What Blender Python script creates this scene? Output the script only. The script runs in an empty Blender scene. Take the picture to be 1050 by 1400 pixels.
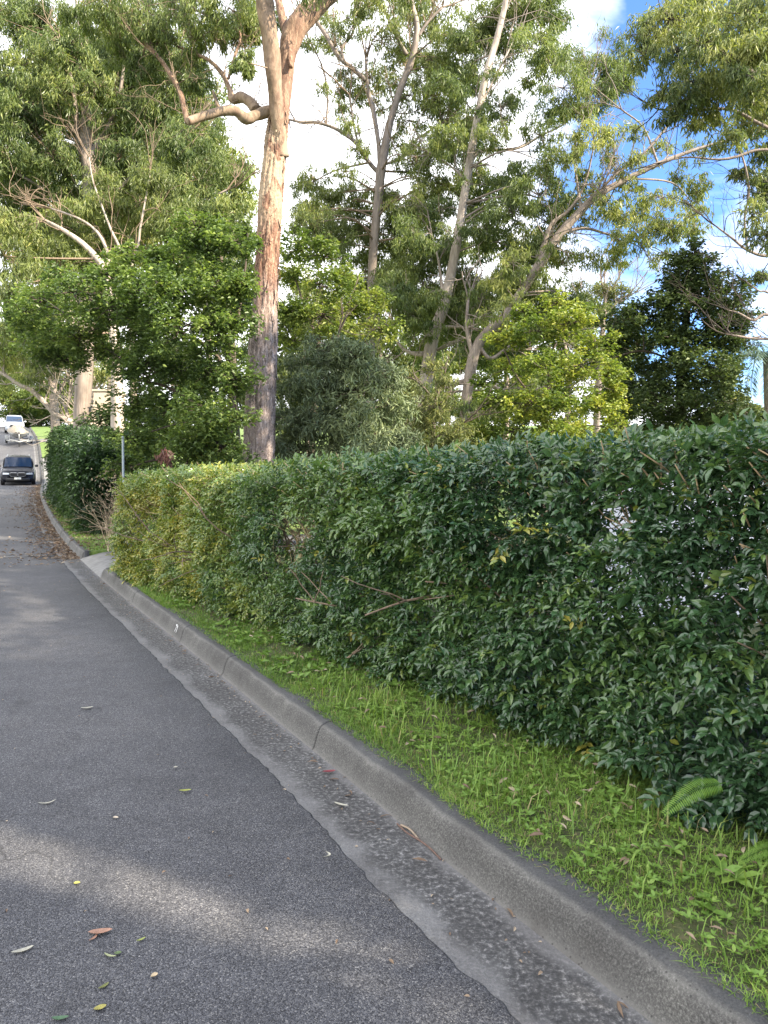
import bpy, math, numpy as np
from mathutils import Vector
rng = np.random.default_rng(7)
scene = bpy.context.scene
COL = scene.collection
# ------------------------------------------------------------------ camera model
F = 1010.0; CX, CY = 525.0, 700.0; PITCH = math.radians(2.8); EYE = 1.6
CAM = np.array([0, 0, EYE])
FW = np.array([0, math.cos(PITCH), -math.sin(PITCH)])
UP = np.array([0, math.sin(PITCH), math.cos(PITCH)])
RT = np.array([1.0, 0, 0])
def ray(px, py):
    return FW + (px - CX) / F * RT - (py - CY) / F * UP
def P(px, py, D):
    r = ray(px, py); return CAM + r * (D / r[1])
def proj(p):
    d = p - CAM
    z = d @ FW; z = np.where(z < .05, .05, z)
    return CX + F * (d @ RT) / z, CY - F * (d @ UP) / z, z
TX = [-400, 0, 12, 17, 22, 30, 40, 48, 56, 65, 78, 100, 150, 300, 900]
TZ = [0, 0, 0, .06, .2, .48, .8, 1.05, 2.4, 4.3, 6.1, 8.2, 10.5, 13, 16]
def T(y):
    y = np.asarray(y, float)
    s = 0
    for o in (-2, -1, 0, 1, 2): s = s + np.interp(y + o, TX, TZ)
    return s / 5
def G(px, py, off=0.0):
    r = ray(px, py); t = np.linspace(.5, 130, 30000)
    pts = CAM + r[None] * t[:, None]
    k = np.argmax(pts[:, 2] < T(pts[:, 1]) + off)
    return pts[k]
def nrm(v):
    v = np.asarray(v, float); return v / np.maximum(np.linalg.norm(v, axis=-1, keepdims=True), 1e-9)
# ------------------------------------------------------------------ noise
def vn(x, y, seed=0):
    r = np.random.default_rng(seed).random((256, 256))
    x = np.asarray(x, float); y = np.asarray(y, float)
    xi = np.floor(x).astype(int); yi = np.floor(y).astype(int)
    fx = x - xi; fy = y - yi; fx = fx * fx * (3 - 2 * fx); fy = fy * fy * (3 - 2 * fy)
    a = r[xi % 256, yi % 256]; b = r[(xi + 1) % 256, yi % 256]
    c = r[xi % 256, (yi + 1) % 256]; d = r[(xi + 1) % 256, (yi + 1) % 256]
    return (a * (1 - fx) + b * fx) * (1 - fy) + (c * (1 - fx) + d * fx) * fy
def fbm(x, y, seed=0, o=3):
    s = 0; a = .5; n = 0
    for i in range(o):
        s = s + a * vn(x * 2 ** i, y * 2 ** i, seed + i); n += a; a *= .5
    return s / n
# ------------------------------------------------------------------ mesh building
class MB:
    def __init__(s): s.v = []; s.f = []; s.n = 0; s.att = {}; s.mi = []
    def add(s, v, faces, m=0, **att):
        v = np.asarray(v, float).reshape(-1, 3)
        if not isinstance(faces, (list, tuple)): faces = [faces]
        for f in faces:
            f = np.asarray(f, np.int64)
            if f.size: s.f.append(f + s.n); s.mi.append(np.full(len(f), m))
        for k in set(list(s.att) + list(att)):
            s.att.setdefault(k, [np.zeros(s.n)] if s.n else [])
            s.att[k].append(np.broadcast_to(np.asarray(att.get(k, 0.), float), (len(v),)).copy())
        s.v.append(v); s.n += len(v)
    def mesh(s, name, mats, smooth=False, origin=(0, 0, 0)):
        me = bpy.data.meshes.new(name)
        V = np.concatenate(s.v) - np.asarray(origin)
        me.vertices.add(len(V)); me.vertices.foreach_set('co', V.astype(np.float32).ravel())
        loops = np.concatenate([f.ravel() for f in s.f])
        tot = np.concatenate([np.full(len(f), f.shape[1]) for f in s.f])
        st = np.concatenate([[0], np.cumsum(tot)[:-1]])
        me.loops.add(len(loops)); me.loops.foreach_set('vertex_index', loops.astype(np.int32))
        me.polygons.add(len(tot)); me.polygons.foreach_set('loop_start', st.astype(np.int32))
        me.polygons.foreach_set('material_index', np.concatenate(s.mi).astype(np.int32))
        me.polygons.foreach_set('use_smooth', np.full(len(tot), smooth))
        for k, a in s.att.items():
            at = me.attributes.new(k, 'FLOAT', 'POINT'); at.data.foreach_set('value', np.concatenate(a).astype(np.float32))
        me.update(calc_edges=True)
        for m in (mats if isinstance(mats, (list, tuple)) else [mats]): me.materials.append(m)
        return me
    def obj(s, name, mats, parent=None, smooth=False, origin=(0, 0, 0)):
        o = bpy.data.objects.new(name, s.mesh(name, mats, smooth, origin)); COL.objects.link(o)
        if parent is not None: o.parent = parent
        else: o.location = origin
        return o
def tag(o, label=None, cat=None, group=None, kind=None):
    if label: o['label'] = label
    if cat: o['category'] = cat
    if group: o['group'] = group
    if kind: o['kind'] = kind
    return o
def thing(name, loc, label, cat, group=None, rz=0):
    o = bpy.data.objects.new(name, None); COL.objects.link(o); o.empty_display_size = .2
    o.location = loc; o.rotation_euler = (0, 0, rz)
    return tag(o, label, cat, group)
def grid_faces(a, b, wrap=False):
    i = np.arange(a - 1)[:, None] * b; j = np.arange(b if wrap else b - 1)[None]
    j2 = (j + 1) % b
    return np.stack([i + j, i + j2, i + b + j2, i + b + j], -1).reshape(-1, 4)
def spline(p, n=5):
    p = np.asarray(p, float)
    if len(p) < 3: 
        t = np.linspace(0, 1, n + 1)[:, None]; return p[0] * (1 - t) + p[-1] * t
    q = np.vstack([2 * p[0] - p[1], p, 2 * p[-1] - p[-2]]); out = []
    for i in range(len(p) - 1):
        a, b, c, d = q[i:i + 4]
        t = np.linspace(0, 1, n, endpoint=False)[:, None]
        out.append(.5 * (2 * b + (c - a) * t + (2 * a - 5 * b + 4 * c - d) * t ** 2 + (3 * b - a - 3 * c + d) * t ** 3))
    return np.vstack(out + [p[-1:]])
def tube(mb, pts, rad, k=8, m=0, disp=None, cap=True, **att):
    pts = np.asarray(pts, float); n = len(pts); rad = np.broadcast_to(np.asarray(rad, float), (n,))
    tg = nrm(np.gradient(pts, axis=0)); ref = np.array([0, 1., 0]) if abs(tg[0][2]) > .5 else np.array([0, 0, 1.])
    u = nrm(np.cross(tg[0], ref)); V = np.zeros((n, k, 3)); a = np.arange(k) / k * 2 * math.pi
    for i in range(n):
        u = nrm(u - tg[i] * (u @ tg[i])); w = np.cross(tg[i], u)
        r = rad[i] if disp is None else rad[i] + disp(a, i)
        V[i] = pts[i] + (np.cos(a)[:, None] * u + np.sin(a)[:, None] * w) * np.broadcast_to(r, (k,))[:, None]
    fs = [grid_faces(n, k, True)]
    V = V.reshape(-1, 3)
    if cap:
        V = np.vstack([V, pts[0], pts[-1]]); j = np.arange(k); j2 = (j + 1) % k; b = (n - 1) * k
        fs += [np.stack([j2, j, np.full(k, n * k)], 1), np.stack([b + j, b + j2, np.full(k, n * k + 1)], 1)]
    mb.add(V, fs, m, **att)
def box(mb, c, s, rz=0, m=0, bev=0.0):
    h = np.asarray(s, float) / 2
    if bev <= 0:
        v = np.array([[x, y, z] for z in (-1, 1) for y in (-1, 1) for x in (-1, 1)]) * h
        f = np.array([[0, 2, 3, 1], [4, 5, 7, 6], [0, 1, 5, 4], [2, 6, 7, 3], [0, 4, 6, 2], [1, 3, 7, 5]])
        fs = [f]
    else:
        rings = []
        for zz, ins in ((-h[2], bev), (-h[2] + bev, 0), (h[2] - bev, 0), (h[2], bev)):
            x, y = h[0] - ins, h[1] - ins; b = bev
            rings.append([[x - b, -y, zz], [x, -y + b, zz], [x, y - b, zz], [x - b, y, zz], [-x + b, y, zz], [-x, y - b, zz], [-x, -y + b, zz], [-x + b, -y, zz]])
        v = np.array(rings).reshape(-1, 3)
        fs = [grid_faces(4, 8, True), np.array([[7, 6, 5, 4, 3, 2, 1, 0]]), np.array([[24, 25, 26, 27, 28, 29, 30, 31]])]
    c_, s_ = math.cos(rz), math.sin(rz)
    v = v @ np.array([[c_, s_, 0], [-s_, c_, 0], [0, 0, 1]]) + np.asarray(c)
    mb.add(v, fs, m)
# leaves: pos, dir, normal (N,3), length, width (N,)
def leaf_diamond(mb, pos, d, n, L, W, tint, fold=.25):
    d = nrm(d); s = nrm(np.cross(d, n)); n = np.cross(s, d); L = L[:, None]; W = W[:, None]
    m = pos + d * L * .42
    v = np.stack([pos, m + s * W * .5 + n * W * fold, pos + d * L - n * L * .08, m - s * W * .5 + n * W * fold], 1)
    N = len(pos); f = np.arange(N)[:, None] * 4 + np.arange(4)[None]
    mb.add(v.reshape(-1, 3), f, tint=np.repeat(tint, 4))
def leaf_ovate(mb, pos, d, n, L, W, tint, fold=.22):
    d = nrm(d); s = nrm(np.cross(d, n)); n = np.cross(s, d); L = L[:, None]; W = W[:, None]
    b = pos; m = pos + d * L * .52 + n * L * .03; t = pos + d * L - n * L * .1
    f1 = n * W * fold
    v = np.stack([b, m, t, pos + d * L * .24 + s * W * .40 + f1, pos + d * L * .58 + s * W * .46 + f1,
                  pos + d * L * .24 - s * W * .40 + f1, pos + d * L * .58 - s * W * .46 + f1], 1)
    N = len(pos); o = np.arange(N)[:, None] * 7
    q = np.concatenate([o + np.array([[0, 1, 4, 3]]), o + np.array([[0, 5, 6, 1]])])
    tr = np.concatenate([o + np.array([[1, 2, 4]]), o + np.array([[1, 6, 2]])])
    mb.add(v.reshape(-1, 3), [q, tr], tint=np.repeat(tint, 7))
# ------------------------------------------------------------------ materials
def mat(name):
    m = bpy.data.materials.new(name); m.use_nodes = True
    nt = m.node_tree; b = nt.nodes['Principled BSDF']; return m, nt, b
def N(nt, typ, **kw):
    n = nt.nodes.new(typ)
    for k, v in kw.items():
        if k in n.inputs: n.inputs[k].default_value = v
        else: setattr(n, k, v)
    return n
def ramp(nt, stops, fac=None, interp='LINEAR'):
    r = nt.nodes.new('ShaderNodeValToRGB'); r.color_ramp.interpolation = interp
    el = r.color_ramp.elements
    while len(el) < len(stops): el.new(.5)
    for e, (p, c) in zip(el, stops): e.position = p; e.color = (*c, 1) if len(c) == 3 else c
    if fac is not None: nt.links.new(fac, r.inputs[0])
    return r
def mixc(nt, fac, a, b, blend='MIX'):
    n = nt.nodes.new('ShaderNodeMix'); n.data_type = 'RGBA'; n.blend_type = blend
    for sock, val in ((0, fac), (6, a), (7, b)):
        if hasattr(val, 'links'): nt.links.new(val, n.inputs[sock])
        else: n.inputs[sock].default_value = val if sock == 0 else (*val, 1)
    return n.outputs[2]
def coords(nt, scale=(1, 1, 1), kind='Object'):
    tc = nt.nodes.new('ShaderNodeTexCoord'); mp = nt.nodes.new('ShaderNodeMapping')
    mp.inputs['Scale'].default_value = scale; nt.links.new(tc.outputs[kind], mp.inputs[0]); return mp.outputs[0]
def noise(nt, vec, scale, detail=4, rough=.55, dist=0):
    n = N(nt, 'ShaderNodeTexNoise', Scale=scale, Detail=detail, Roughness=rough, Distortion=dist)
    nt.links.new(vec, n.inputs['Vector']); return n.outputs['Fac']
def bump(nt, b, h, strength=.5, dist=.01):
    n = N(nt, 'ShaderNodeBump', Strength=strength, Distance=dist)
    nt.links.new(h, n.inputs['Height']); nt.links.new(n.outputs[0], b.inputs['Normal'])
def attr(nt, name):
    a = nt.nodes.new('ShaderNodeAttribute'); a.attribute_name = name; return a.outputs['Fac']
DES = {'gum_leaf': (.1, 1.2), 'dark_gum_leaf': (.12, 1.2), 'olive_gum_leaf': (.1, 1.18), 'broad_leaf': (.1, 1.3), 'bright_leaf': (.08, 1.2), 'lime_leaf': (.05, 1.25), 'grass_blade': (.07, 1.12), 'hedge_leaf': (.08, 1.1), 'greygreen_needle': (.08, 1.6), 'evergreen_leaf': (.12, 1.15), 'dark_hedge_leaf': (.12, 1.1)}      # muted, dusty foliage
def leaf_mat(name, stops, rough=.45, transl=.3, tcol=(1.15, 1.25, .5), spec=.4):
    m, nt, b = mat(name)
    ds, gain = DES.get(name, (0, 1))
    stops = [(p, tuple(gain * (x * (1 - ds) + ds * (.25 * c[0] + .65 * c[1] + .1 * c[2])) for x in c)) for p, c in stops]
    r = ramp(nt, stops, attr(nt, 'tint'))
    nt.links.new(r.outputs[0], b.inputs['Base Color'])
    b.inputs['Roughness'].default_value = rough; b.inputs['Specular IOR Level'].default_value = spec
    t = nt.nodes.new('ShaderNodeBsdfTranslucent')
    nt.links.new(mixc(nt, 1.0, r.outputs[0], tcol, 'MULTIPLY'), t.inputs[0])
    mx = N(nt, 'ShaderNodeMixShader'); mx.inputs[0].default_value = transl
    nt.links.new(b.outputs[0], mx.inputs[1]); nt.links.new(t.outputs[0], mx.inputs[2])
    nt.links.new(mx.outputs[0], nt.nodes['Material Output'].inputs[0]); return m
def simple(name, col, rough=.5, metal=0, spec=.5, var=.0, scale=6):
    m, nt, b = mat(name); b.inputs['Roughness'].default_value = rough; b.inputs['Metallic'].default_value = metal
    b.inputs['Specular IOR Level'].default_value = spec
    if var:
        f = noise(nt, coords(nt), scale, 5)
        r = ramp(nt, [(.3, tuple(c * (1 - var) for c in col)), (.7, tuple(min(1, c * (1 + var)) for c in col))], f)
        nt.links.new(r.outputs[0], b.inputs['Base Color'])
    else: b.inputs['Base Color'].default_value = (*col, 1)
    return m
M = {}
M['hedge'] = leaf_mat('hedge_leaf', [(0, (.02, .05, .027)), (.4, (.046, .105, .036)), (.66, (.12, .2, .04)), (.88, (.26, .29, .04)), (1, (.4, .34, .05))], .2, .22, spec=.75)
M['hedge2'] = leaf_mat('dark_hedge_leaf', [(0, (.016, .038, .014)), (.5, (.04, .085, .022)), (1, (.13, .2, .04))], .4, .2)
M['gum'] = leaf_mat('gum_leaf', [(0, (.066, .1, .028)), (.5, (.155, .196, .05)), (1, (.34, .35, .1))], .42, .4)
M['gumdark'] = leaf_mat('dark_gum_leaf', [(0, (.05, .078, .027)), (.5, (.112, .148, .043)), (1, (.28, .29, .08))], .45, .36)
M['gumlite'] = leaf_mat('olive_gum_leaf', [(0, (.095, .12, .034)), (.5, (.19, .225, .058)), (1, (.39, .38, .12))], .42, .42)
M['broad'] = leaf_mat('broad_leaf', [(0, (.048, .08, .024)), (.5, (.1, .152, .038)), (1, (.23, .28, .06))], .45, .42)
M['lime'] = leaf_mat('lime_leaf', [(0, (.075, .115, .024)), (.5, (.155, .2, .036)), (1, (.32, .32, .06))], .5, .4)
M['bright'] = leaf_mat('bright_leaf', [(0, (.07, .11, .024)), (.5, (.15, .195, .04)), (1, (.3, .31, .06))], .5, .4)
M['dark'] = leaf_mat('evergreen_leaf', [(0, (.03, .048, .018)), (.5, (.062, .095, .03)), (1, (.15, .19, .055))], .5, .25, spec=.2)
M['grey'] = leaf_mat('greygreen_needle', [(0, (.055, .075, .038)), (.5, (.11, .14, .065)), (1, (.2, .23, .1))], .6, .2)
M['wattle'] = leaf_mat('yellowgreen_leaf', [(0, (.08, .1, .035)), (.5, (.17, .19, .06)), (1, (.32, .3, .09))], .6, .3)
M['grass'] = leaf_mat('grass_blade', [(0, (.06, .12, .018)), (.45, (.14, .25, .032)), (.8, (.26, .36, .06)), (.9, (.27, .25, .09)), (1, (.34, .26, .14))], .5, .3)
M['litter'] = leaf_mat('dead_leaf', [(0, (.075, .045, .03)), (.5, (.19, .13, .085)), (1, (.44, .36, .26))], .7, .15, (1, .8, .5))
M['fern'] = leaf_mat('fern_frond', [(0, (.05, .13, .02)), (1, (.16, .28, .04))], .5, .3)
M['palm'] = leaf_mat('palm_frond', [(0, (.05, .1, .07)), (1, (.16, .22, .15))], .5, .25)
M['drytwig'] = simple('dry_twig', (.5, .39, .25), .8, var=.3, scale=30)
M['twig'] = simple('twig_bark', (.21, .15, .1), .8, var=.35, scale=20)
M['stick'] = simple('cut_stick', (.33, .24, .13), .75, var=.3, scale=25)
M['darktwig'] = simple('dark_twig', (.06, .045, .035), .85, var=.35, scale=12)
def bark(name, cols, scale=3, stretch=.25, rough=.75, bmp=.4, mott=True):
    m, nt, b = mat(name); v = coords(nt, (1, 1, stretch))
    f = noise(nt, v, scale, 6, .6, .4)
    r = ramp(nt, [(i / (len(cols) - 1) * .5 + .25, c) for i, c in enumerate(cols)], f)
    f2 = noise(nt, coords(nt, (1, 1, .12)), scale * 7, 4)
    c = mixc(nt, .5, r.outputs[0], ramp(nt, [(.35, (.45, .42, .4)), (.65, (1.25, 1.2, 1.15))], f2).outputs[0], 'MULTIPLY')
    nt.links.new(c, b.inputs['Base Color']); b.inputs['Roughness'].default_value = rough
    bump(nt, b, f2, bmp, .02); return m
M['gumbark'] = bark('smooth_gum_bark', [(.16, .13, .105), (.27, .225, .19), (.2, .16, .13), (.36, .31, .26)], 2.2, .4)
M['whitebark'] = bark('pale_gum_bark', [(.24, .19, .155), (.4, .34, .285), (.48, .42, .36)], 2.2, .4)
M['greybark'] = bark('grey_bark', [(.14, .11, .09), (.26, .21, .18), (.19, .15, .12)], 5, .2, .85, .7)
M['darkbark'] = bark('dark_bark', [(.05, .04, .03), (.11, .085, .065), (.07, .055, .04)], 5, .2, .9, .6)
def main_bark():
    m, nt, b = mat('stringy_bark'); v = coords(nt, (1, 1, .2))
    f1 = noise(nt, v, 7, 8, .68, 1.2); f2 = noise(nt, coords(nt, (1, 1, .55)), 4.5, 5, .6, .8); f3 = noise(nt, coords(nt, (1, 1, .16)), 22, 5, .65, .8)
    def fissure(n, w):
        s = N(nt, 'ShaderNodeMath', operation='SUBTRACT'); nt.links.new(n, s.inputs[0]); s.inputs[1].default_value = .5
        ab = N(nt, 'ShaderNodeMath', operation='ABSOLUTE'); nt.links.new(s.outputs[0], ab.inputs[0])
        return ramp(nt, [(0, (.1, .09, .085)), (w * .5, (.45, .42, .4)), (w, (1, 1, 1))], ab.outputs[0]).outputs[0]
    low = ramp(nt, [(.3, (.19, .145, .125)), (.45, (.34, .265, .23)), (.56, (.44, .36, .32)), (.7, (.33, .25, .215))], f3)
    mid = ramp(nt, [(.3, (.1, .045, .03)), (.43, (.21, .1, .062)), (.53, (.3, .165, .105)), (.62, (.42, .29, .19)), (.74, (.25, .15, .1))], f3)
    top = ramp(nt, [(.32, (.11, .08, .052)), (.44, (.19, .135, .088)), (.54, (.3, .215, .145)), (.66, (.17, .115, .078)), (.76, (.23, .14, .09))], f2)
    sep = nt.nodes.new('ShaderNodeSeparateXYZ'); nt.links.new(coords(nt), sep.inputs[0])
    def zmask(z0, z1, wob):
        mr = N(nt, 'ShaderNodeMapRange'); mr.inputs[1].default_value = z0; mr.inputs[2].default_value = z1
        ad = N(nt, 'ShaderNodeMath', operation='MULTIPLY_ADD'); nt.links.new(f1, ad.inputs[0]); ad.inputs[1].default_value = wob
        nt.links.new(sep.outputs[2], ad.inputs[2]); nt.links.new(ad.outputs[0], mr.inputs[0]); return mr.outputs[0]
    c = mixc(nt, zmask(5.2, 6.6, 2.0), low.outputs[0], mid.outputs[0])
    c = mixc(nt, .75, c, fissure(f1, .028), 'MULTIPLY'); c = mixc(nt, .6, c, fissure(f3, .026), 'MULTIPLY')
    pk = N(nt, 'ShaderNodeMath', operation='MULTIPLY'); nt.links.new(zmask(6.8, 7.6, 1.5), pk.inputs[0])
    iv = N(nt, 'ShaderNodeMath', operation='SUBTRACT'); iv.inputs[0].default_value = 1; nt.links.new(zmask(8.6, 9.4, 1.5), iv.inputs[1]); nt.links.new(iv.outputs[0], pk.inputs[1])
    pm = N(nt, 'ShaderNodeMath', operation='MULTIPLY'); nt.links.new(pk.outputs[0], pm.inputs[0]); nt.links.new(ramp(nt, [(.44, (0,) * 3), (.5, (1,) * 3)], f2).outputs[0], pm.inputs[1])
    c = mixc(nt, pm.outputs[0], c, (.42, .31, .21))
    tm = attr(nt, 'smooth')
    c = mixc(nt, tm, c, top.outputs[0])
    nt.links.new(c, b.inputs['Base Color']); b.inputs['Roughness'].default_value = .85
    ad = N(nt, 'ShaderNodeMath', operation='ADD'); nt.links.new(f1, ad.inputs[0]); nt.links.new(f3, ad.inputs[1])
    bs = N(nt, 'ShaderNodeBump', Distance=.05); nt.links.new(ad.outputs[0], bs.inputs['Height'])
    st = N(nt, 'ShaderNodeMath', operation='MULTIPLY_ADD'); nt.links.new(tm, st.inputs[0]); st.inputs[1].default_value = -.75; st.inputs[2].default_value = .9; nt.links.new(st.outputs[0], bs.inputs['Strength'])
    nt.links.new(bs.outputs[0], b.inputs['Normal']); return m
M['mainbark'] = main_bark()
def asphalt():
    m, nt, b = mat('asphalt'); b.inputs['Specular IOR Level'].default_value = .4; v = coords(nt)
    vo = N(nt, 'ShaderNodeTexVoronoi', Scale=230.0); nt.links.new(v, vo.inputs['Vector'])
    vo2 = N(nt, 'ShaderNodeTexVoronoi', Scale=75.0); nt.links.new(v, vo2.inputs['Vector'])
    big = noise(nt, v, .55, 5, .6); mid = noise(nt, v, 5, 5, .6); fine = noise(nt, v, 130, 3, .7)
    sepc = nt.nodes.new('ShaderNodeSeparateColor'); nt.links.new(vo.outputs['Color'], sepc.inputs[0])
    st = ramp(nt, [(0, (.02, .02, .023)), (.5, (.062, .063, .069)), (.85, (.1, .1, .105)), (.97, (.15, .147, .143)), (1, (.22, .215, .21))], sepc.outputs[0])
    c = mixc(nt, .7, st.outputs[0], ramp(nt, [(.3, (.6, .6, .62)), (.7, (1.4, 1.38, 1.36))], fine).outputs[0], 'MULTIPLY')
    c = mixc(nt, .8, c, ramp(nt, [(.3, (.68, .68, .7)), (.5, (1, 1, 1)), (.68, (1.3, 1.27, 1.22))], big).outputs[0], 'MULTIPLY')
    c = mixc(nt, .5, c, ramp(nt, [(.35, (.8, .8, .8)), (.65, (1.2, 1.2, 1.2))], mid).outputs[0], 'MULTIPLY')
    lat = attr(nt, 'lat'); wob = N(nt, 'ShaderNodeMath', operation='MULTIPLY_ADD'); nt.links.new(big, wob.inputs[0]); wob.inputs[1].default_value = .8; nt.links.new(lat, wob.inputs[2])
    tr = ramp(nt, [(.0, (.93, .93, .95)), (.1, (1, 1, 1)), (.2, (1.14, 1.13, 1.12)), (.3, (.97, .97, .98)), (.42, (1.13, 1.12, 1.1)), (.55, (.96, .96, .98)), (1, (1, 1, 1))])
    dv = N(nt, 'ShaderNodeMath', operation='DIVIDE'); nt.links.new(wob.outputs[0], dv.inputs[0]); dv.inputs[1].default_value = 7.0; nt.links.new(dv.outputs[0], tr.inputs[0])
    c = mixc(nt, 1.0, c, tr.outputs[0], 'MULTIPLY')
    wv = nt.nodes.new('ShaderNodeVectorMath'); wv.operation = 'MULTIPLY_ADD'; nz_ = N(nt, 'ShaderNodeTexNoise', Scale=2.5, Detail=5.0); nt.links.new(v, nz_.inputs['Vector']); nt.links.new(nz_.outputs['Color'], wv.inputs[0]); wv.inputs[1].default_value = (.5, .5, .5); nt.links.new(v, wv.inputs[2])
    ve = N(nt, 'ShaderNodeTexVoronoi', Scale=.45); ve.feature = 'DISTANCE_TO_EDGE'; nt.links.new(wv.outputs[0], ve.inputs['Vector'])
    crk = ramp(nt, [(0, (1,) * 3), (.0028, (0,) * 3)], ve.outputs['Distance']); msk = ramp(nt, [(.55, (0,) * 3), (.62, (.6,) * 3)], noise(nt, v, .8, 2))
    cm_ = mixc(nt, 1.0, crk.outputs[0], msk.outputs[0], 'MULTIPLY'); c = mixc(nt, cm_, c, (.012, .012, .013))
    stn = ramp(nt, [(.66, (0,) * 3), (.73, (.55,) * 3)], noise(nt, v, 1.7, 4, .6)); c = mixc(nt, stn.outputs[0], c, (.03, .03, .032))
    nt.links.new(c, b.inputs['Base Color']); b.inputs['Roughness'].default_value = .75
    ad = N(nt, 'ShaderNodeMath', operation='MULTIPLY_ADD'); nt.links.new(vo.outputs['Distance'], ad.inputs[0]); ad.inputs[1].default_value = -1.0
    nt.links.new(fine, ad.inputs[2]); bump(nt, b, ad.outputs[0], .6, .004); return m
M['asphalt'] = asphalt()
def gutter_mat():
    m, nt, b = mat('gutter_concrete'); v = coords(nt)
    lat = attr(nt, 'lat'); big = noise(nt, v, 3.0, 6, .65); fine = noise(nt, v, 90, 4, .75); sp = noise(nt, v, 46, 5, .78)
    rough = ramp(nt, [(.3, (.025, .025, .026)), (.48, (.06, .059, .058)), (.56, (.12, .118, .115)), (.66, (.3, .29, .28))], sp)
    smooth = ramp(nt, [(.3, (.12, .118, .116)), (.7, (.24, .235, .23))], fine)
    ad = N(nt, 'ShaderNodeMath', operation='MULTIPLY_ADD'); nt.links.new(big, ad.inputs[0]); ad.inputs[1].default_value = .28; nt.links.new(lat, ad.inputs[2])
    edge = ramp(nt, [(.0, (.85,) * 3), (.14, (.75,) * 3), (.185, (0,) * 3), (.36, (0,) * 3), (.43, (.75,) * 3), (1, (.8,) * 3)], ad.outputs[0])
    c = mixc(nt, edge.outputs[0], rough.outputs[0], smooth.outputs[0])
    c = mixc(nt, .7, c, ramp(nt, [(.35, (.62, .6, .6)), (.65, (1.2, 1.2, 1.2))], big).outputs[0], 'MULTIPLY')
    nt.links.new(c, b.inputs['Base Color']); b.inputs['Roughness'].default_value = .8
    bump(nt, b, sp, .7, .012); return m
M['gutter'] = gutter_mat()
def kerb_mat():
    m, nt, b = mat('kerb_concrete'); v = coords(nt)
    lat = attr(nt, 'lat'); big = noise(nt, v, 2.6, 7, .7); fine = noise(nt, v, 130, 5, .8)
    face = ramp(nt, [(.3, (.03, .029, .027)), (.5, (.085, .082, .076)), (.68, (.21, .203, .19))], fine)
    top = ramp(nt, [(.3, (.032, .032, .034)), (.58, (.078, .078, .079)), (.75, (.16, .158, .154))], fine)
    ad = N(nt, 'ShaderNodeMath', operation='MULTIPLY_ADD'); nt.links.new(big, ad.inputs[0]); ad.inputs[1].default_value = .06; nt.links.new(lat, ad.inputs[2])
    c = mixc(nt, ramp(nt, [(.095, (0,) * 3), (.115, (1,) * 3)], ad.outputs[0]).outputs[0], face.outputs[0], top.outputs[0])
    c = mixc(nt, ramp(nt, [(.03, (.8,) * 3), (.042, (.25,) * 3), (.06, (0,) * 3), (.085, (0,) * 3), (.097, (.4,) * 3), (.112, (0,) * 3)], ad.outputs[0]).outputs[0], c, (.19, .183, .17))
    c = mixc(nt, .8, c, ramp(nt, [(.32, (.5, .48, .46)), (.5, (.95, .95, .93)), (.68, (1.35, 1.35, 1.3))], big).outputs[0], 'MULTIPLY')
    vo = N(nt, 'ShaderNodeTexVoronoi', Scale=45.0); nt.links.new(v, vo.inputs['Vector'])
    c = mixc(nt, ramp(nt, [(.12, (.9,) * 3), (.2, (0,) * 3)], vo.outputs['Distance']).outputs[0], c, (.05, .048, .045))
    nt.links.new(c, b.inputs['Base Color']); b.inputs['Roughness'].default_value = .85
    bump(nt, b, fine, .8, .008); return m
M['kerb'] = kerb_mat()
def ground_mat(name, a, b_, c_, scale):
    m, nt, b = mat(name); v = coords(nt); f = noise(nt, v, scale, 8, .7); g = noise(nt, v, scale * .12, 4)
    r = ramp(nt, [(.3, a), (.5, b_), (.7, c_)], f)
    c = mixc(nt, .8, r.outputs[0], ramp(nt, [(.35, (.7, .75, .7)), (.65, (1.3, 1.25, 1.2))], g).outputs[0], 'MULTIPLY')
    nt.links.new(c, b.inputs['Base Color']); b.inputs['Roughness'].default_value = .9; bump(nt, b, f, .8, .04); return m
M['soil'] = ground_mat('soil', (.035, .04, .015), (.07, .085, .028), (.13, .11, .06), 25)
M['lawn'] = ground_mat('lawn', (.05, .09, .018), (.11, .17, .03), (.17, .23, .05), 12)
M['concrete'] = simple('pale_concrete', (.2, .195, .185), .85, var=.25, scale=8)
M['drive'] = simple('driveway_asphalt', (.13, .128, .128), .85, var=.3, scale=20)
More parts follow.
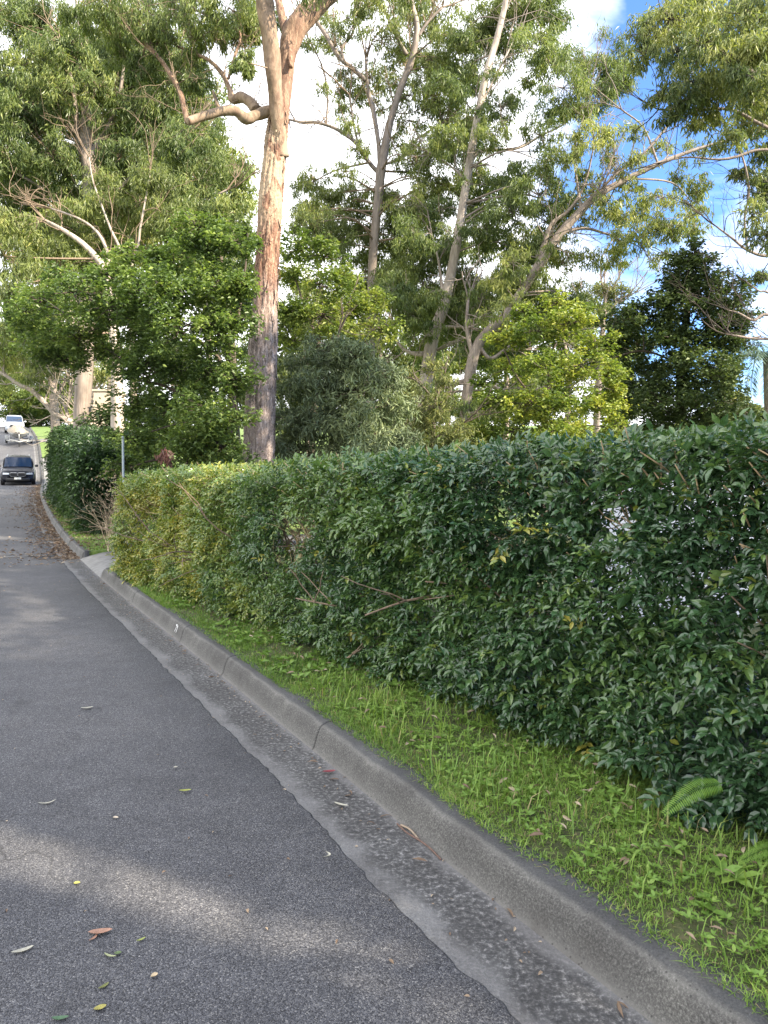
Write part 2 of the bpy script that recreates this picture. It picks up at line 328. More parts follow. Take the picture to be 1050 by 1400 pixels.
# ------------------------------------------------------------------ road alignment (plan polyline of the kerb base)
kpx = [(879, 1385), (700, 1253), (571, 1147), (506, 1090), (436, 1033), (383, 990), (314, 933), (200, 842), (134, 788), (113, 767), (80, 727), (62, 693), (53, 663)]
kp = np.array([G(*p)[:2] for p in kpx])
kp[-3:] = [[-7.42, 17.0], [-10.2, 22.5], [-13.9, 30.0]]
d0 = nrm(kp[0] - kp[3])
kp = np.vstack([kp[0] + d0 * 14, kp[0] + d0 * 5, kp, [-18.7, 40], [-22.2, 48], [-30.3, 65], [-37.0, 78.0], [-50, 104], [-80, 170], [-110, 235]])
kp = spline(kp, 40)
for _ in range(900):
    kp[1:-1] = (kp[:-2] + 2 * kp[1:-1] + kp[2:]) / 4
seg = np.r_[0, np.cumsum(np.linalg.norm(np.diff(kp, axis=0), axis=1))]
def K(s, lat=0.0, dz=0.0):
    s = np.atleast_1d(np.asarray(s, float)); x = np.interp(s, seg, kp[:, 0]); y = np.interp(s, seg, kp[:, 1])
    e = .6; tx = np.interp(s + e, seg, kp[:, 0]) - np.interp(s - e, seg, kp[:, 0]); ty = np.interp(s + e, seg, kp[:, 1]) - np.interp(s - e, seg, kp[:, 1])
    t = nrm(np.stack([tx, ty], -1)); px = x + t[:, 1] * lat; py = y - t[:, 0] * lat
    return np.stack([px, py, T(py) + dz], -1)
def sY(Y): return float(np.interp(Y, kp[:, 1], seg))
def lat_of(p):
    d = np.linalg.norm(kp[None] - np.asarray(p)[:, None, :2], axis=2); i = np.argmin(d, 1)
    i = np.clip(i, 1, len(kp) - 2); t = nrm(kp[i + 1] - kp[i - 1]); q = np.asarray(p)[:, :2] - kp[i]
    return q[:, 0] * t[:, 1] - q[:, 1] * t[:, 0], seg[i]
def sstep(a, b):   # denser near the camera
    out = [a]
    while out[-1] < b:
        Y = abs(np.interp(out[-1], seg, kp[:, 1])); out.append(out[-1] + (.02 if Y < 5 else .04 if Y < 14 else .25 if Y < 50 else 2))
    out[-1] = b; return np.array(out)
def sweep(mb, s, prof, latwob=None):
    prof = [(p[0], p[1]) if not callable(p[0]) else p for p in prof]
    V = np.stack([K(s, (l(s) if callable(l) else l), z if not callable(z) else z(s)) for l, z in prof], 1)
    lt = np.tile([l if not callable(l) else -.3 for l, z in prof], len(s))
    mb.add(V.reshape(-1, 3), grid_faces(len(s), len(prof)), lat=np.abs(lt))
S0, S1 = 0.5, seg[-1]
sd0, sd1 = sY(11.55), sY(13.9)          # driveway gap in the kerb
SA = sstep(S0, S1)
# big ground
xs = np.r_[-500, np.arange(-120, 121, 4), 500.]; ys = np.r_[-300, np.arange(-30, 260, 3), 900.]
X, Y = np.meshgrid(xs, ys); mb = MB()
mb.add(np.stack([X, Y, T(Y) - .12], -1).reshape(-1, 3), grid_faces(len(ys), len(xs)))
tag(mb.obj('ground', M['soil'], smooth=True), kind='structure')
mb = MB()
def aedge(s): return -(.335 + .026 * (fbm(s * 1.3, s * 0 + 3, 11) - .5) + .014 * (vn(s * 9, s * 0 + 1, 5) - .5) + .016 * (vn(s * 21, s * 0 + 1, 6) - .5))
wid = [-.6, -1, -1.6, -2.4, -3.4, -4.6, -6, -8]
sweep(mb, SA, [(aedge, -.02), (aedge, .005), (lambda s: aedge(s) - .012, .010)] + [(w, .012 + .02 * min(1, (-w - .4) / 2)) for w in wid])
tag(mb.obj('road', M['asphalt'], smooth=True), kind='structure')
mb = MB(); sweep(mb, SA, [(-.46, .004), (-.36, .003), (-.28, 0), (-.18, -.002), (-.1, -.004), (-.05, -.004), (0, 0.0)])
tag(mb.obj('gutter', M['gutter'], smooth=True), kind='structure')
# kerb in cast lengths with open joints
def wz(z): return lambda s: z + .006 * (fbm(s * 2.1, s * 0 + z * 30, 21) - .5)
def wl(l): 
    return l
KP = [(-.004, -.03), (0, .002), (.012, .014), (.03, wz(.07)), (.045, wz(.11)), (.058, wz(.131)), (.075, wz(.143)), (.10, wz(.15)), (.15, wz(.152)), (.19, .148), (.2, .05)]
mb = MB(); js = [S0, sY(1.2), sY(4.25), sY(5.85), sY(7.05), sY(9.2), sd0]
far = np.arange(sd1, S1, 2.4); far = np.r_[far, S1]
for a, b in list(zip(js[:-1], js[1:])) + list(zip(far[:-1], far[1:])):
    s = sstep(a, b - .012); n = len(s)
    prof = np.stack([K(s, l, z(s) if callable(z) else z) for l, z in KP], 1)
    # weathered arris
    j = vn(s * 14, s * 0, 31) - .5
    j = j * .009 - .014 * np.clip(vn(s * 5, s * 0, 35) - .72, 0, 1) * 3.5 * vn(s * 30, s * 0, 36)
    prof[:, 4:7, 2] += j[:, None]
    prof[:, 3:6, 0] += ((fbm(s * 6, s * 0, 33) - .5) * .014)[:, None] + ((vn(s * 25, s * 0, 37) - .5) * .004)[:, None]
    V = prof.reshape(-1, 3); k = len(KP); fs = [grid_faces(n, k), np.arange(k)[None, ::-1], (np.arange(k) + (n - 1) * k)[None]]
    mb.add(V, fs, lat=np.tile([abs(l) for l, z in KP], n))
tag(mb.obj('kerb', M['kerb'], smooth=True), kind='structure')
# layback across the driveway + driveway
s = sstep(sd0, sd1); mb = MB(); sweep(mb, s, [(0, .0), (.03, .02), (.2, .07), (.42, .115), (.44, .11)])
tag(mb.obj('driveway_crossing', M['concrete'], smooth=True), kind='structure')
mb = MB(); s2 = np.linspace(sd0 - .1, sd1 + .25, 8); sweep(mb, s2, [(.43, .117), (1.2, .165), (3, .23), (8, .28)])
tag(mb.obj('driveway', M['drive'], smooth=True), kind='structure')
# verges
def vz(s): return .158 + 0 * s
mb = MB(); la = [.16, .3, .5, .8, 1.2, 1.8, 3, 6, 12, 30, 70]
lz = [.138, .146, .152, .158, .165, .175, .19, .22, .25, .3, .3]
sn = SA[(SA < sd0)]
def vsheet(mb, s):
    V = np.stack([K(s, l, 0) for l in la], 1)
    for i in range(len(la)): V[:, i, 2] += lz[i] + (.02 * (fbm(s * 3, s * 0 + i * 7, 41) - .5) if i > 1 else 0)
    V = np.concatenate([V[:1] - [0, 0, .2], V, V[-1:] - [0, 0, .2]])
    mb.add(V.reshape(-1, 3), grid_faces(len(V), len(la)))
vsheet(mb, sn); tag(mb.obj('verge', M['soil'], smooth=True), kind='structure')
mb = MB(); vsheet(mb, np.r_[sd1, SA[SA > sd1]]); tag(mb.obj('lawn', M['lawn'], smooth=True), kind='structure')
mb = MB(); sweep(mb, SA, [(-8, -.03), (-8.02, .14), (-8.15, .15), (-10, .16), (-20, .2), (-45, .3)])
tag(mb.obj('far_verge', M['lawn'], smooth=True), kind='structure')
mb = MB(); s = np.arange(sY(33), sY(58), .5); sweep(mb, s, [(.2, .158), (.7, .166), (1.25, .172)])
tag(mb.obj('footpath', M['concrete'], smooth=True), kind='structure')
mb = MB(); s = np.arange(sY(66), sY(69), .5); sweep(mb, s, [(.25, .16), (2, .2), (8, .24)])
tag(mb.obj('path', M['concrete'], smooth=True), kind='structure')
mb = MB(); sj = sY(14.6)
V = np.array([K(sj + (.05 if i else -.05) + .12 * (fbm(l * 1.1, 0, 3) - .5) + (-.4 - l) * .02, l, .038)[0] for l in np.linspace(-.42, -7.8, 60) for i in (0, 1)])
V[:, 2] += -.016 * np.clip((2.4 + np.repeat(np.linspace(-.42, -7.8, 60), 2)) / 2, 0, 1)
mb.add(V, grid_faces(60, 2)); tag(mb.obj('road_seam', M['concrete']), kind='structure')
# painted kerb number: two worn white strokes
mb = MB(); sk = float(lat_of(G(243, 862, .07)[None])[1][0])
def stroke(pts, w=.006):
    pts = np.array(pts); 
    for a, b in zip(pts[:-1], pts[1:]):
        t = nrm(b - a); n = np.array([-t[1], t[0]]) * w
        q = [a - n, b - n, b + n, a + n]
        V = []
        for u, h in q:
            l = np.interp(h, [.014, .07, .11, .131], [.012, .03, .045, .058]); V.append(K(sk - u, l - .006, h + .004)[0])
        mb.add(np.array(V), np.array([[0, 1, 2, 3]]))
stroke([(-.045, .112), (-.005, .112), (-.03, .05)]); stroke([(.012, .10), (.028, .112), (.028, .05)])
tag(mb.obj('kerb_number', simple('worn_white_paint', (.7, .7, .68), .8, var=.15, scale=40)), 'small worn white house number 71 painted on the kerb face', 'house number')
# ------------------------------------------------------------------ hedges
def sprig_leaves(mb, c, d, L0, tint0, k=9, tw=.22, droop=.25, up=(0, 0, 1), upw=.8, kind=leaf_ovate, wr=.5, jit=.15):
    """leaves set alternately along short shoots starting at c and running in direction d"""
    n = len(c); d = nrm(d); u = np.asarray(up, float)
    side = nrm(np.cross(d, nrm(u + rng.normal(0, .35, (n, 3)))))
    i = np.arange(k); t = (i + .5) / k
    sg = np.where(i % 2 == 0, 1., -1.)
    pos = c[:, None] + d[:, None] * (t * tw)[None, :, None]
    pos[:, :, 2] -= (t ** 2 * tw * droop)[None]
    last = (i == k - 1)
    ld = d[:, None] * np.where(last, 1.0, .55)[None, :, None] + side[:, None] * (sg * np.where(last, .1, .85))[None, :, None]
    ld = ld + rng.normal(0, .36, ld.shape); ld[:, :, 2] -= droop
    nr = nrm(np.cross(np.broadcast_to(side[:, None], ld.shape), d[:, None])); nr = np.where((nr @ u)[..., None] < 0, -nr, nr)
    nr = nr + u * upw + rng.normal(0, .42, nr.shape)
    L = L0[:, None] * rng.uniform(.75, 1.2, (n, k)) * np.where(t < .2, .8, 1)[None]
    tint = np.clip(tint0[:, None] + rng.normal(0, jit, (n, k)), 0, 1)
    kind(mb, pos.reshape(-1, 3), ld.reshape(-1, 3), nr.reshape(-1, 3), L.ravel(), (L * wr * rng.uniform(.85, 1.1, L.shape)).ravel(), tint.ravel())
def hedge_shell(A, dr, length, thick, ztop, zbase, nface, ntop, nback, nin, seed, bul=.16, wind=.13):
    """random shoot roots and directions over a clipped hedge"""
    dr = np.array([*dr, 0.]); out = np.array([-dr[1], dr[0], 0.])
    if out[0] > 0: out = -out
    C = []; D = []
    def place(t, w, z, dd):
        p = np.array([A[0], A[1], 0.]) + dr * t[:, None] - out * w[:, None]; p[:, 2] = z + T(p[:, 1]); C.append(p); D.append(dd)
    t = rng.uniform(0, length, nface); z0 = zbase(t); z = z0 + (ztop(t) - z0 - .03) * rng.random(nface) ** .95
    b = (fbm(t * 1.4, z * 1.7, seed, 4) - .5) * 2 * bul + (vn(t * 3.6, z * 4, seed + 4) - .5) * bul * .9
    w = -b + rng.exponential(wind, nface) - .02; w = np.clip(w, -.4, thick * .6)
    dd = out * .8 + rng.normal(0, .45, (nface, 3)); dd[:, 2] += .05; place(t, w, z, dd)
    t = rng.uniform(0, length, ntop); w = rng.uniform(0.0, thick, ntop)
    z = ztop(t) + (fbm(t * 2, w * 2, seed + 9) - .5) * .12 - rng.exponential(.06, ntop)
    dd = rng.normal(0, .5, (ntop, 3)); dd[:, 2] += .7; dd += out * .15; place(t, w, z, dd)
    t = rng.uniform(0, length, nback); z0 = zbase(t); z = z0 + (ztop(t) - z0) * rng.random(nback)
    place(t, thick - rng.exponential(.12, nback), z, -out * .8 + rng.normal(0, .45, (nback, 3)))
    t = rng.uniform(0, length, nin); z0 = zbase(t); z = z0 + (ztop(t) - z0) * rng.random(nin)
    place(t, rng.uniform(.1, thick, nin), z, rng.normal(0, 1, (nin, 3)))
    ne = nface // 22
    w = rng.uniform(0, thick, ne); t = length - rng.exponential(.1, ne); z = zbase(t) + (ztop(t) - zbase(t)) * rng.random(ne)
    place(t, w, z, np.array(dr) * .8 + rng.normal(0, .45, (ne, 3)))
    return np.concatenate(C), np.concatenate(D), dr, out
hA = np.array([1.50, 2.98]); hd = nrm(np.array([-4.66, 6.87])); back = 1.75
hA0 = hA - hd * back; HL = 9.5 + back
def h_top(t): return np.interp(t, [0, back, back + 2.2, back + 4.2, HL], [1.71, 1.71, 1.69, 1.65, 1.56]) + .05 * (fbm(t * 1.2, t * 0, 77) - .5)
def h_base(t): return .17 + .12 * np.clip(fbm(t * .9, t * 0, 78) - .35, 0, 1)
HB = np.array([hA0[0], hA0[1], 0])
hedge = thing('hedge', HB, 'long clipped evergreen hedge with glossy dark leaves along the grass verge', 'hedge')
C, D, hdr, hout = hedge_shell(hA0, hd, HL, 1.15, h_top, h_base, 15500, 5800, 3000, 2600, 61, bul=.2)
# the hollows and gaps of the real hedge
holes = [(412, 728, 26, 30, .9), (395, 775, 28, 26, .6), (375, 840, 45, 22, .5), (590, 842, 26, 30, .8), (848, 722, 22, 45, .8), (770, 850, 50, 20, .4),
         (938, 705, 16, 26, .5), (920, 832, 26, 13, .6), (640, 975, 60, 28, .9), (880, 1070, 40, 22, .7), (185, 720, 16, 40, .5),
         (700, 700, 40, 18, .4), (560, 690, 14, 40, .4), (300, 760, 14, 24, .4), (470, 880, 50, 16, .5)]
px, py, _ = proj(C); keep = np.ones(len(C), bool)
for x, y, a, b, p in holes:
    q = ((px - x) / a) ** 2 + ((py - y) / b) ** 2
    keep &= ~((q < 1) & (rng.random(len(C)) < p))
C, D = C[keep], D[keep]; px, py = px[keep], py[keep]
tt = (C - HB) @ hdr; zz = C[:, 2]
yel = np.clip((tt - 5.75) / 2.5, 0, 1) * np.clip((fbm(tt * 2.3, zz * 2.4, 91, 3) - .42) * 4, 0, 1)
yel += .3 * np.exp(-((px - 350) / 35) ** 2 - ((py - 850) / 50) ** 2) + .3 * np.exp(-((px - 250) / 110) ** 2 - ((py - 690) / 40) ** 2) * (rng.random(len(C)) < .8)
yel += .4 * np.exp(-((px - 850) / 40) ** 2 - ((py - 880) / 30) ** 2) * (rng.random(len(C)) < .6)
tint = np.clip(.2 + .24 * np.clip((tt - 2.6) / 5, 0, 1) + .34 * fbm(tt * 1.6, zz * 2.2, 92) * 1.2 - .04 +   .2 * yel + rng.normal(0, .05, len(C)) + .07 * np.clip((tt - 4) / 4, 0, 1), 0, 1)
odd = rng.random(len(C)); tint = np.where(odd < .006, .92, np.where(odd < .05, .7, tint))
mb = MB()
Lf = np.where(tt < 5, .052, .044) * rng.uniform(.65, 1.35, len(C))
sprig_leaves(mb, C, D, Lf, tint, k=10, tw=.14, droop=.16, up=nrm(np.array([hout[0] * .45, hout[1] * .45, 1])), jit=.07, wr=.47)
mb.obj('foliage', M['hedge'], hedge, origin=HB)
# woody stems inside and clipped sticks poking out
def grow(mb, p, d, L, r, depth, spread=.5, k=5, upb=.0, m=0):
    n = 4; pts = [np.array(p, float)]; d = nrm(d)
    for i in range(n):
        d = nrm(d + rng.normal(0, .14, 3) + np.array([0, 0, upb])); pts.append(pts[-1] + d * L / n)
    tube(mb, pts, np.linspace(r, r * .55, n + 1), k, m, cap=False)
    if depth:
        for i in range(rng.integers(2, 4)):
            j = rng.integers(1, n + 1)
            grow(mb, pts[j], d + rng.normal(0, spread, 3), L * rng.uniform(.5, .8), r * .55, depth - 1, spread, k, upb, m)
mb = MB()
for t in np.arange(.3, HL, .42):
    w = rng.uniform(.35, .7); p = HB + hdr * t - hout * w; p[2] = T(p[1]) + .15
    for _ in range(2): grow(mb, p, np.array([0, 0, 1]) + rng.normal(0, .3, 3), .85, .018, 2, .55)
mb.obj('stem', M['twig'], hedge, True, origin=HB)
mb = MB()
for i in range(330):
    t = rng.uniform(1.2, HL); w0 = .22; z = rng.uniform(.5, 1) ** .6 * h_top(np.array([t]))[0]
    p = HB + hdr * t - hout * w0; p[2] = z - .12 + T(p[1])
    d = nrm(hout * rng.uniform(.5, 1) + hdr * rng.normal(0, .5) + np.array([0, 0, rng.uniform(.2, 1.1)]))
    L = rng.uniform(.22, .42); tube(mb, [p, p + d * L * .6 + rng.normal(0, .01, 3), p + d * L], [.0045, .004, .003], 5)
for i in range(150):          # upright clipped ends along the top
    t = rng.uniform(1.4, HL); p = HB + hdr * t - hout * rng.uniform(0, .6); p[2] = h_top(np.array([t]))[0] - .16 + T(p[1])
    d = nrm(rng.normal(0, .25, 3) + np.array([0, 0, 1])); tube(mb, [p, p + d * rng.uniform(.14, .24)], [.005, .004], 5)
for (x, y) in [(412, 745), (400, 790), (425, 720), (180, 735), (330, 720), (545, 700)]:
    r = ray(x, y); q = HB - hout * .06; t = ((q - CAM) @ hout) / (r @ hout); p = CAM + r * t
    for _ in range(3): grow(mb, p - np.array([0, 0, .12]), np.array([0, 0, .9]) + hdr * rng.normal(0, .5) + hout * .3, .25, .005, 2, .5)
tag(mb.obj('clipped_twig', M['stick'], hedge, True, origin=HB), kind='stuff')
# second, darker hedge further up the street
s0, s1 = sY(16.9), sY(30.5); a = K(s0, .62)[0]; b = K(s1, .5)[0]; h2d = nrm((b - a)[:2]); h2L = float(np.linalg.norm((b - a)[:2]))
def t2(t): return np.interp(t, [0, 1, 3, h2L], [2.05, 2.25, 2.45, 2.95]) + .3 * (fbm(t * .9, t * 0, 55) - .5)
hb2 = np.array([a[0], a[1], T(a[1])])
hg2 = thing('hedge', hb2, 'taller dark green hedge standing beyond the driveway near the parked black car', 'hedge')
C2, D2, d2, o2 = hedge_shell(a[:2], h2d, h2L, 1.5, t2, lambda t: .2 + 0 * t, 5200, 1500, 600, 1200, 71, bul=.3, wind=.16)
w2 = rng.uniform(0, 1.25, 1700); C3 = np.array([a[0], a[1], 0]) - o2 * w2[:, None] + d2 * rng.exponential(.12, 1700)[:, None]
C3[:, 2] = T(C3[:, 1]) + .15 + 1.95 * rng.random(1700); C2 = np.vstack([C2, C3]); D2 = np.vstack([D2, -d2 * .8 + rng.normal(0, .45, (1700, 3))])
mb = MB(); tn = .08 + .85 * fbm(((C2 - hb2) @ d2) * .8, C2[:, 2] * .9, 72) ** 1.4
sprig_leaves(mb, C2, D2, np.full(len(C2), .12), tn, k=8, tw=.34, kind=leaf_diamond, jit=.1)
mb.obj('foliage', M['hedge2'], hg2, origin=hb2)
mb = MB()
for t in np.arange(.4, h2L, .9):
    p = np.array([a[0], a[1], 0]) + d2 * t - o2 * .6; p[2] = T(p[1]) + .1
    grow(mb, p, np.array([0, 0, 1.]), 1.4, .035, 2, .5)
mb.obj('stem', M['darktwig'], hg2, True, origin=hb2)
# dry leafless bush at the end of the clipped hedge
pb = G(152, 752, .17); mb = MB(); mf = MB(); tips = []
bush = thing('dead_bush', pb, 'dry leafless pale brown bush at the far end of the clipped hedge', 'bush')
for i in range(42):
    p = pb + np.array([rng.normal(.12, .1), rng.normal(.1, .2), 0]); d = np.array([rng.normal(-.02, .18), rng.normal(0, .35), 1.])
    grow(mb, p, d, rng.uniform(.55, .9), .006, 2, .4, 4)
mb.obj('stem', M['drytwig'], bush, True, origin=pb)
n = 220; q = pb + np.stack([rng.normal(0.1, .15, n), rng.normal(0, .35, n), rng.uniform(.3, 1.55, n)], 1)
leaf_diamond(mf, q, rng.normal(0, 1, (n, 3)), rng.normal(0, 1, (n, 3)), np.full(n, .06), np.full(n, .025), rng.uniform(.5, 1, n))
tag(mf.obj('dead_leaf', M['litter'], bush, origin=pb), kind='stuff')
# ------------------------------------------------------------------ grass on the near verge
def inside_hedge(p):
    q = p - HB; t = q @ hdr; w = -(q @ hout); return (t > 0) & (t < HL) & (w > .35)
def blades(mb, n, sa, sb, la, lb, hmin, hmax, w0, seed, tbase=.35):
    s = rng.uniform(sa, sb, n); l = la + (lb - la) * rng.random(n); p = K(s, l); lz_ = np.interp(l, [.16, .3, .5, .8, 1.2, 1.8, 3, 6], [.138, .146, .152, .158, .165, .175, .19, .22])
    p[:, 2] += lz_ - .008
    cl = fbm(p[:, 0] * 3.2, p[:, 1] * 3.2, seed, 3); k = (~inside_hedge(p)) & (rng.random(n) < np.clip((cl - .2) * 2.8, .25, 1))
    p = p[k]; cl = cl[k]; n = len(p)
    H = rng.uniform(hmin, hmax, n) * (.5 + 1.0 * cl); W = w0 * rng.uniform(.6, 1.3, n)
    an = rng.uniform(0, 2 * math.pi, n); le = rng.uniform(.25, 1.2, n)
    hd_ = np.stack([np.cos(an), np.sin(an), 0 * an], 1); sd = np.stack([-np.sin(an), np.cos(an), 0 * an], 1) * W[:, None] / 2
    m = p + hd_ * (H * le * .35)[:, None] + np.array([0, 0, 1]) * (H * .62)[:, None]
    e = p + hd_ * (H * le)[:, None] + np.array([0, 0, 1]) * (H * (.95 - .25 * le))[:, None]
    V = np.stack([p - sd, p + sd, m + sd * .8, m - sd * .8, e], 1); o = np.arange(n)[:, None] * 5
    ti = np.clip(tbase + .5 * (fbm(p[:, 0] * 1.5, p[:, 1] * 1.5, seed + 3) - .5) + rng.normal(0, .13, n), 0, .84); ti = np.where(rng.random(n) < .07, rng.uniform(.88, 1, n), ti)
    mb.add(V.reshape(-1, 3), [o + np.array([[0, 1, 2, 3]]), o + np.array([[3, 2, 4]])], tint=np.repeat(ti, 5))
def weeds(mb, n, sa, sb, la, lb, L, tb, hz=.03):
    s = rng.uniform(sa, sb, n); l = rng.uniform(la, lb, n); p = K(s, l); p[:, 2] += .16 + rng.uniform(0, hz, n); p = p[~inside_hedge(p)]
    cl = fbm(p[:, 0] * 2.5, p[:, 1] * 2.5, 17, 3); p = p[cl > .42]; n = len(p)
    k = 5; an = rng.uniform(0, 6.28, (n, 1)) + np.arange(k) * 6.28 / k + rng.normal(0, .3, (n, k))
    d = np.stack([np.cos(an), np.sin(an), rng.uniform(.1, .7, (n, k))], -1).reshape(-1, 3); c = np.repeat(p, k, 0)
    LL = L * rng.uniform(.6, 1.3, n * k)
    leaf_ovate(mb, c, d, np.array([0, 0, 1.]) + rng.normal(0, .25, (n * k, 3)), LL, LL * .42, np.clip(tb + rng.normal(0, .12, n * k), 0, .8), .1)
mb = MB(); sn0, sn1 = sY(-.4), sY(5)
blades(mb, 150000, sn0, sn1, .125, 1.9, .015, .045, .0042, 5, .45)
blades(mb, 5200, sn0, sn1, .22, 1.7, .06, .15, .006, 6, .55)
blades(mb, 5200, sn0, sn1, .115, .19, .025, .06, .004, 8, .45); blades(mb, 4000, sn1, sd0 - .15, .115, .19, .03, .07, .005, 9, .45)
blades(mb, 90000, sn1, sd0 - .15, .125, 1.7, .02, .06, .006, 7)
blades(mb, 1600, sd0 - 3.5, sd0 - .1, .13, .5, .05, .14, .007, 12, .6)
weeds(mb, 3600, sn0, sn1, .2, 1.8, .026, .45); weeds(mb, 500, sn0, sn1, .3, 1.8, .045, .4); weeds(mb, 40, sn0, sn1, .4, 1.7, .08, .45, .05); weeds(mb, 900, sn1, sd0, .2, 1.5, .06, .4)
blades(mb, 30000, sd1 + .05, sY(30), .12, 2.6, .04, .09, .012, 15, .5)
n = 500; s = rng.uniform(sn0, sY(8), n)
tag(mb.obj('grass', M['grass']), 'short weedy green grass on the verge between kerb and hedge', 'grass', kind='stuff')
# dead gum leaves caught in the grass, and the drift of litter in the far gutter
def litter(mb, p, L, tlo, thi, wr=.3):
    n = len(p); an = rng.uniform(0, 6.28, n); d = np.stack([np.cos(an), np.sin(an), rng.normal(0, .18, n)], 1)
    nn = np.array([0, 0, 1.]) + rng.normal(0, .35, (n, 3)); LL = L * rng.uniform(.6, 1.3, n)
    leaf_ovate(mb, p, d, nn, LL, LL * wr, rng.uniform(tlo, thi, n), .3)
mb = MB(); s = rng.uniform(sn0, sd0, 800); p = K(s, rng.uniform(.2, 1.7, 800)); p[:, 2] += rng.uniform(.175, .215, 800); p = p[~inside_hedge(p)]
litter(mb, p, .05, .2, 1); tag(mb.obj('leaf_litter', M['litter']), 'dry brown and pale leaves scattered through the verge grass', 'leaf litter', kind='stuff')
mb = MB(); n = 3800; s = sd1 + .1 + rng.random(n) ** 1.2 * (sY(47) - sd1); l = -rng.exponential(.3, n) * (.5 + fbm(s * .4, s * 0, 19)) + .02
k = (l < -.0) & (l > -2.0); p = K(s[k], l[k]); p[:, 2] += np.interp(-l[k], [0, .4, .42, 3], [.012, .014, .03, .05]); litter(mb, p, .09, .1, .8, .4)
n = 1500; s = rng.uniform(sd1, sY(34), n); p = K(s, rng.uniform(.1, .9, n)); p[:, 2] += .18; litter(mb, p, .09, .1, .8, .4)
n = 130; s = rng.uniform(sd1 - .9, sd1 + 1.2, n); p = K(s, -rng.exponential(1.0, n) - .05); p[:, 2] += .035; litter(mb, p, .08, .3, 1, .4)
tag(mb.obj('leaf_litter', M['litter']), 'drift of brown fallen leaves in the gutter below the parked black car', 'leaf litter', kind='stuff')
mb = MB(); n = 420; s = rng.uniform(sn0, sd0 + 1, n); l = np.where(rng.random(n) < .6, -rng.exponential(.12, n) - .01, -rng.uniform(.2, 3.5, n)); p = K(s, l); p[:, 2] += np.interp(-l, [0, .33, .4, 2.4], [.004, .006, .02, .036])
litter(mb, p, .018, .3, 1, .5); n = 60; s = rng.uniform(sn0, sd0, n); p = K(s, -rng.exponential(.05, n) - .01); p[:, 2] += .006; litter(mb, p, .06, .1, .6, .2)
tag(mb.obj('leaf_litter', M['litter']), 'small scraps of bark and leaf strewn over the near road and gutter', 'leaf litter', kind='stuff')
# individual fallen leaves on the road
def fallen(px, py, L, W, col, label, rot, curl=.25, off=.024, bend=.2):
    m = simple('fallen_leaf_skin', col, .6, var=.25, scale=60) if col not in FL else FL[col]; FL[col] = m
    c = G(px, py, off); L *= .8; W *= .8; n = 9; t = np.linspace(-.5, .5, n); w = W / 2 * np.clip(1 - (2 * t) ** 2, 0, 1) ** .75 + .0006
    y = bend * L * (4 * t * t - .5) * .5; zc = .004 + curl * L * t * t
    V = np.stack([np.stack([t * L, y + k * w, zc + abs(k) * w * .5], 1) for k in (-1, 0, 1)], 1).reshape(-1, 3)
    V = np.vstack([V, V - [0, 0, .0006]]); f = grid_faces(n, 3); f = np.vstack([f, f[:, ::-1] + 3 * n])
    mb = MB(); mb.add(V, f); o = mb.obj('fallen_leaf', m, smooth=True); o.location = c; o.rotation_euler = (0, 0, rot)
    return tag(o, label, 'leaf', 'fallen leaves on the road')
FL = {}
TAN, PALE, GRN, YEL, PNK = (.25, .13, .08), (.38, .36, .28), (.1, .15, .05), (.34, .3, .07), (.32, .17, .11)
fallen(137, 1276, .1, .035, PNK, 'large pinkish tan leaf lying in the light band on the road', .2, .2)
fallen(128, 1284, .05, .012, PNK, 'thin curled pinkish scrap touching the large tan leaf', 1.2, .3)
fallen(31, 1301, .085, .022, PALE, 'pale grey green leaf by the lower left edge of the road', .55)
fallen(150, 1308, .06, .01, (.3, .32, .16), 'thin pale green leaf blade below the large tan leaf', -.35)
fallen(161, 1305, .03, .018, GRN, 'short green leaf touching the thin pale blade', .3)
fallen(193, 1286, .04, .01, (.3, .34, .08), 'narrow yellow green leaf right of the large tan leaf', .7)
fallen(137, 1380, .045, .024, YEL, 'bright yellow leaf near the bottom edge of the road', .5)
fallen(82, 1394, .06, .018, (.06, .13, .06), 'deep green leaf at the very bottom edge of the road', .1)
fallen(142, 1350, .045, .014, (.15, .16, .04), 'dull olive leaf above the bright yellow one', .9)
fallen(105, 1209, .03, .022, (.4, .38, .08), 'small round yellow leaf at the edge of the light band', .2)
fallen(253, 1082, .075, .022, (.28, .3, .05), 'yellow green leaf alone on the dark asphalt in mid road', .15)
fallen(64, 1099, .1, .014, PALE, 'curled pale bark like leaf at the left of the road', .4, .5)
fallen(158, 1119, .035, .02, (.55, .45, .33), 'small cream scrap of leaf on the dark asphalt', -.3)
fallen(466, 1101, .1, .02, PALE, 'slim cream leaf lying in the gutter', -.5, .15, .003)
fallen(447, 1170, .06, .012, PALE, 'crescent shaped white leaf beside the gutter edge', 1.5, .3, .024, .9)
fallen(211, 1335, .03, .02, (.55, .42, .25), 'small beige leaf right of the bright yellow leaf', .9)
fallen(119, 969, .1, .03, PALE, 'cream leaf curled up on the upper part of the near road', .3, .4)
fallen(450, 1056, .09, .03, (.2, .03, .04), 'dark red leaf in the gutter against the kerb', .2, .2, .003)
fallen(240, 1050, .03, .02, PALE, 'tiny white flower scrap above the yellow green leaf', .4)
def twigline(pts, r, label, name='fallen_twig'):
    mb = MB(); tube(mb, spline([G(x, y, .006) + np.array([0, 0, z]) for x, y, z in pts], 5), r, 6)
    tag(mb.obj(name, simple('red_brown_twig' if 'reddish brown' in label else 'pale_twig', (.13, .075, .055) if 'reddish brown' in label else (.26, .2, .14), .7, var=.3, scale=50), smooth=True), label, 'twig')
twigline([(543, 1126, 0), (556, 1140, .006), (572, 1151, .01), (588, 1161, .004), (603, 1175, 0)], .004, 'long reddish brown twig lying along the foot of the kerb')
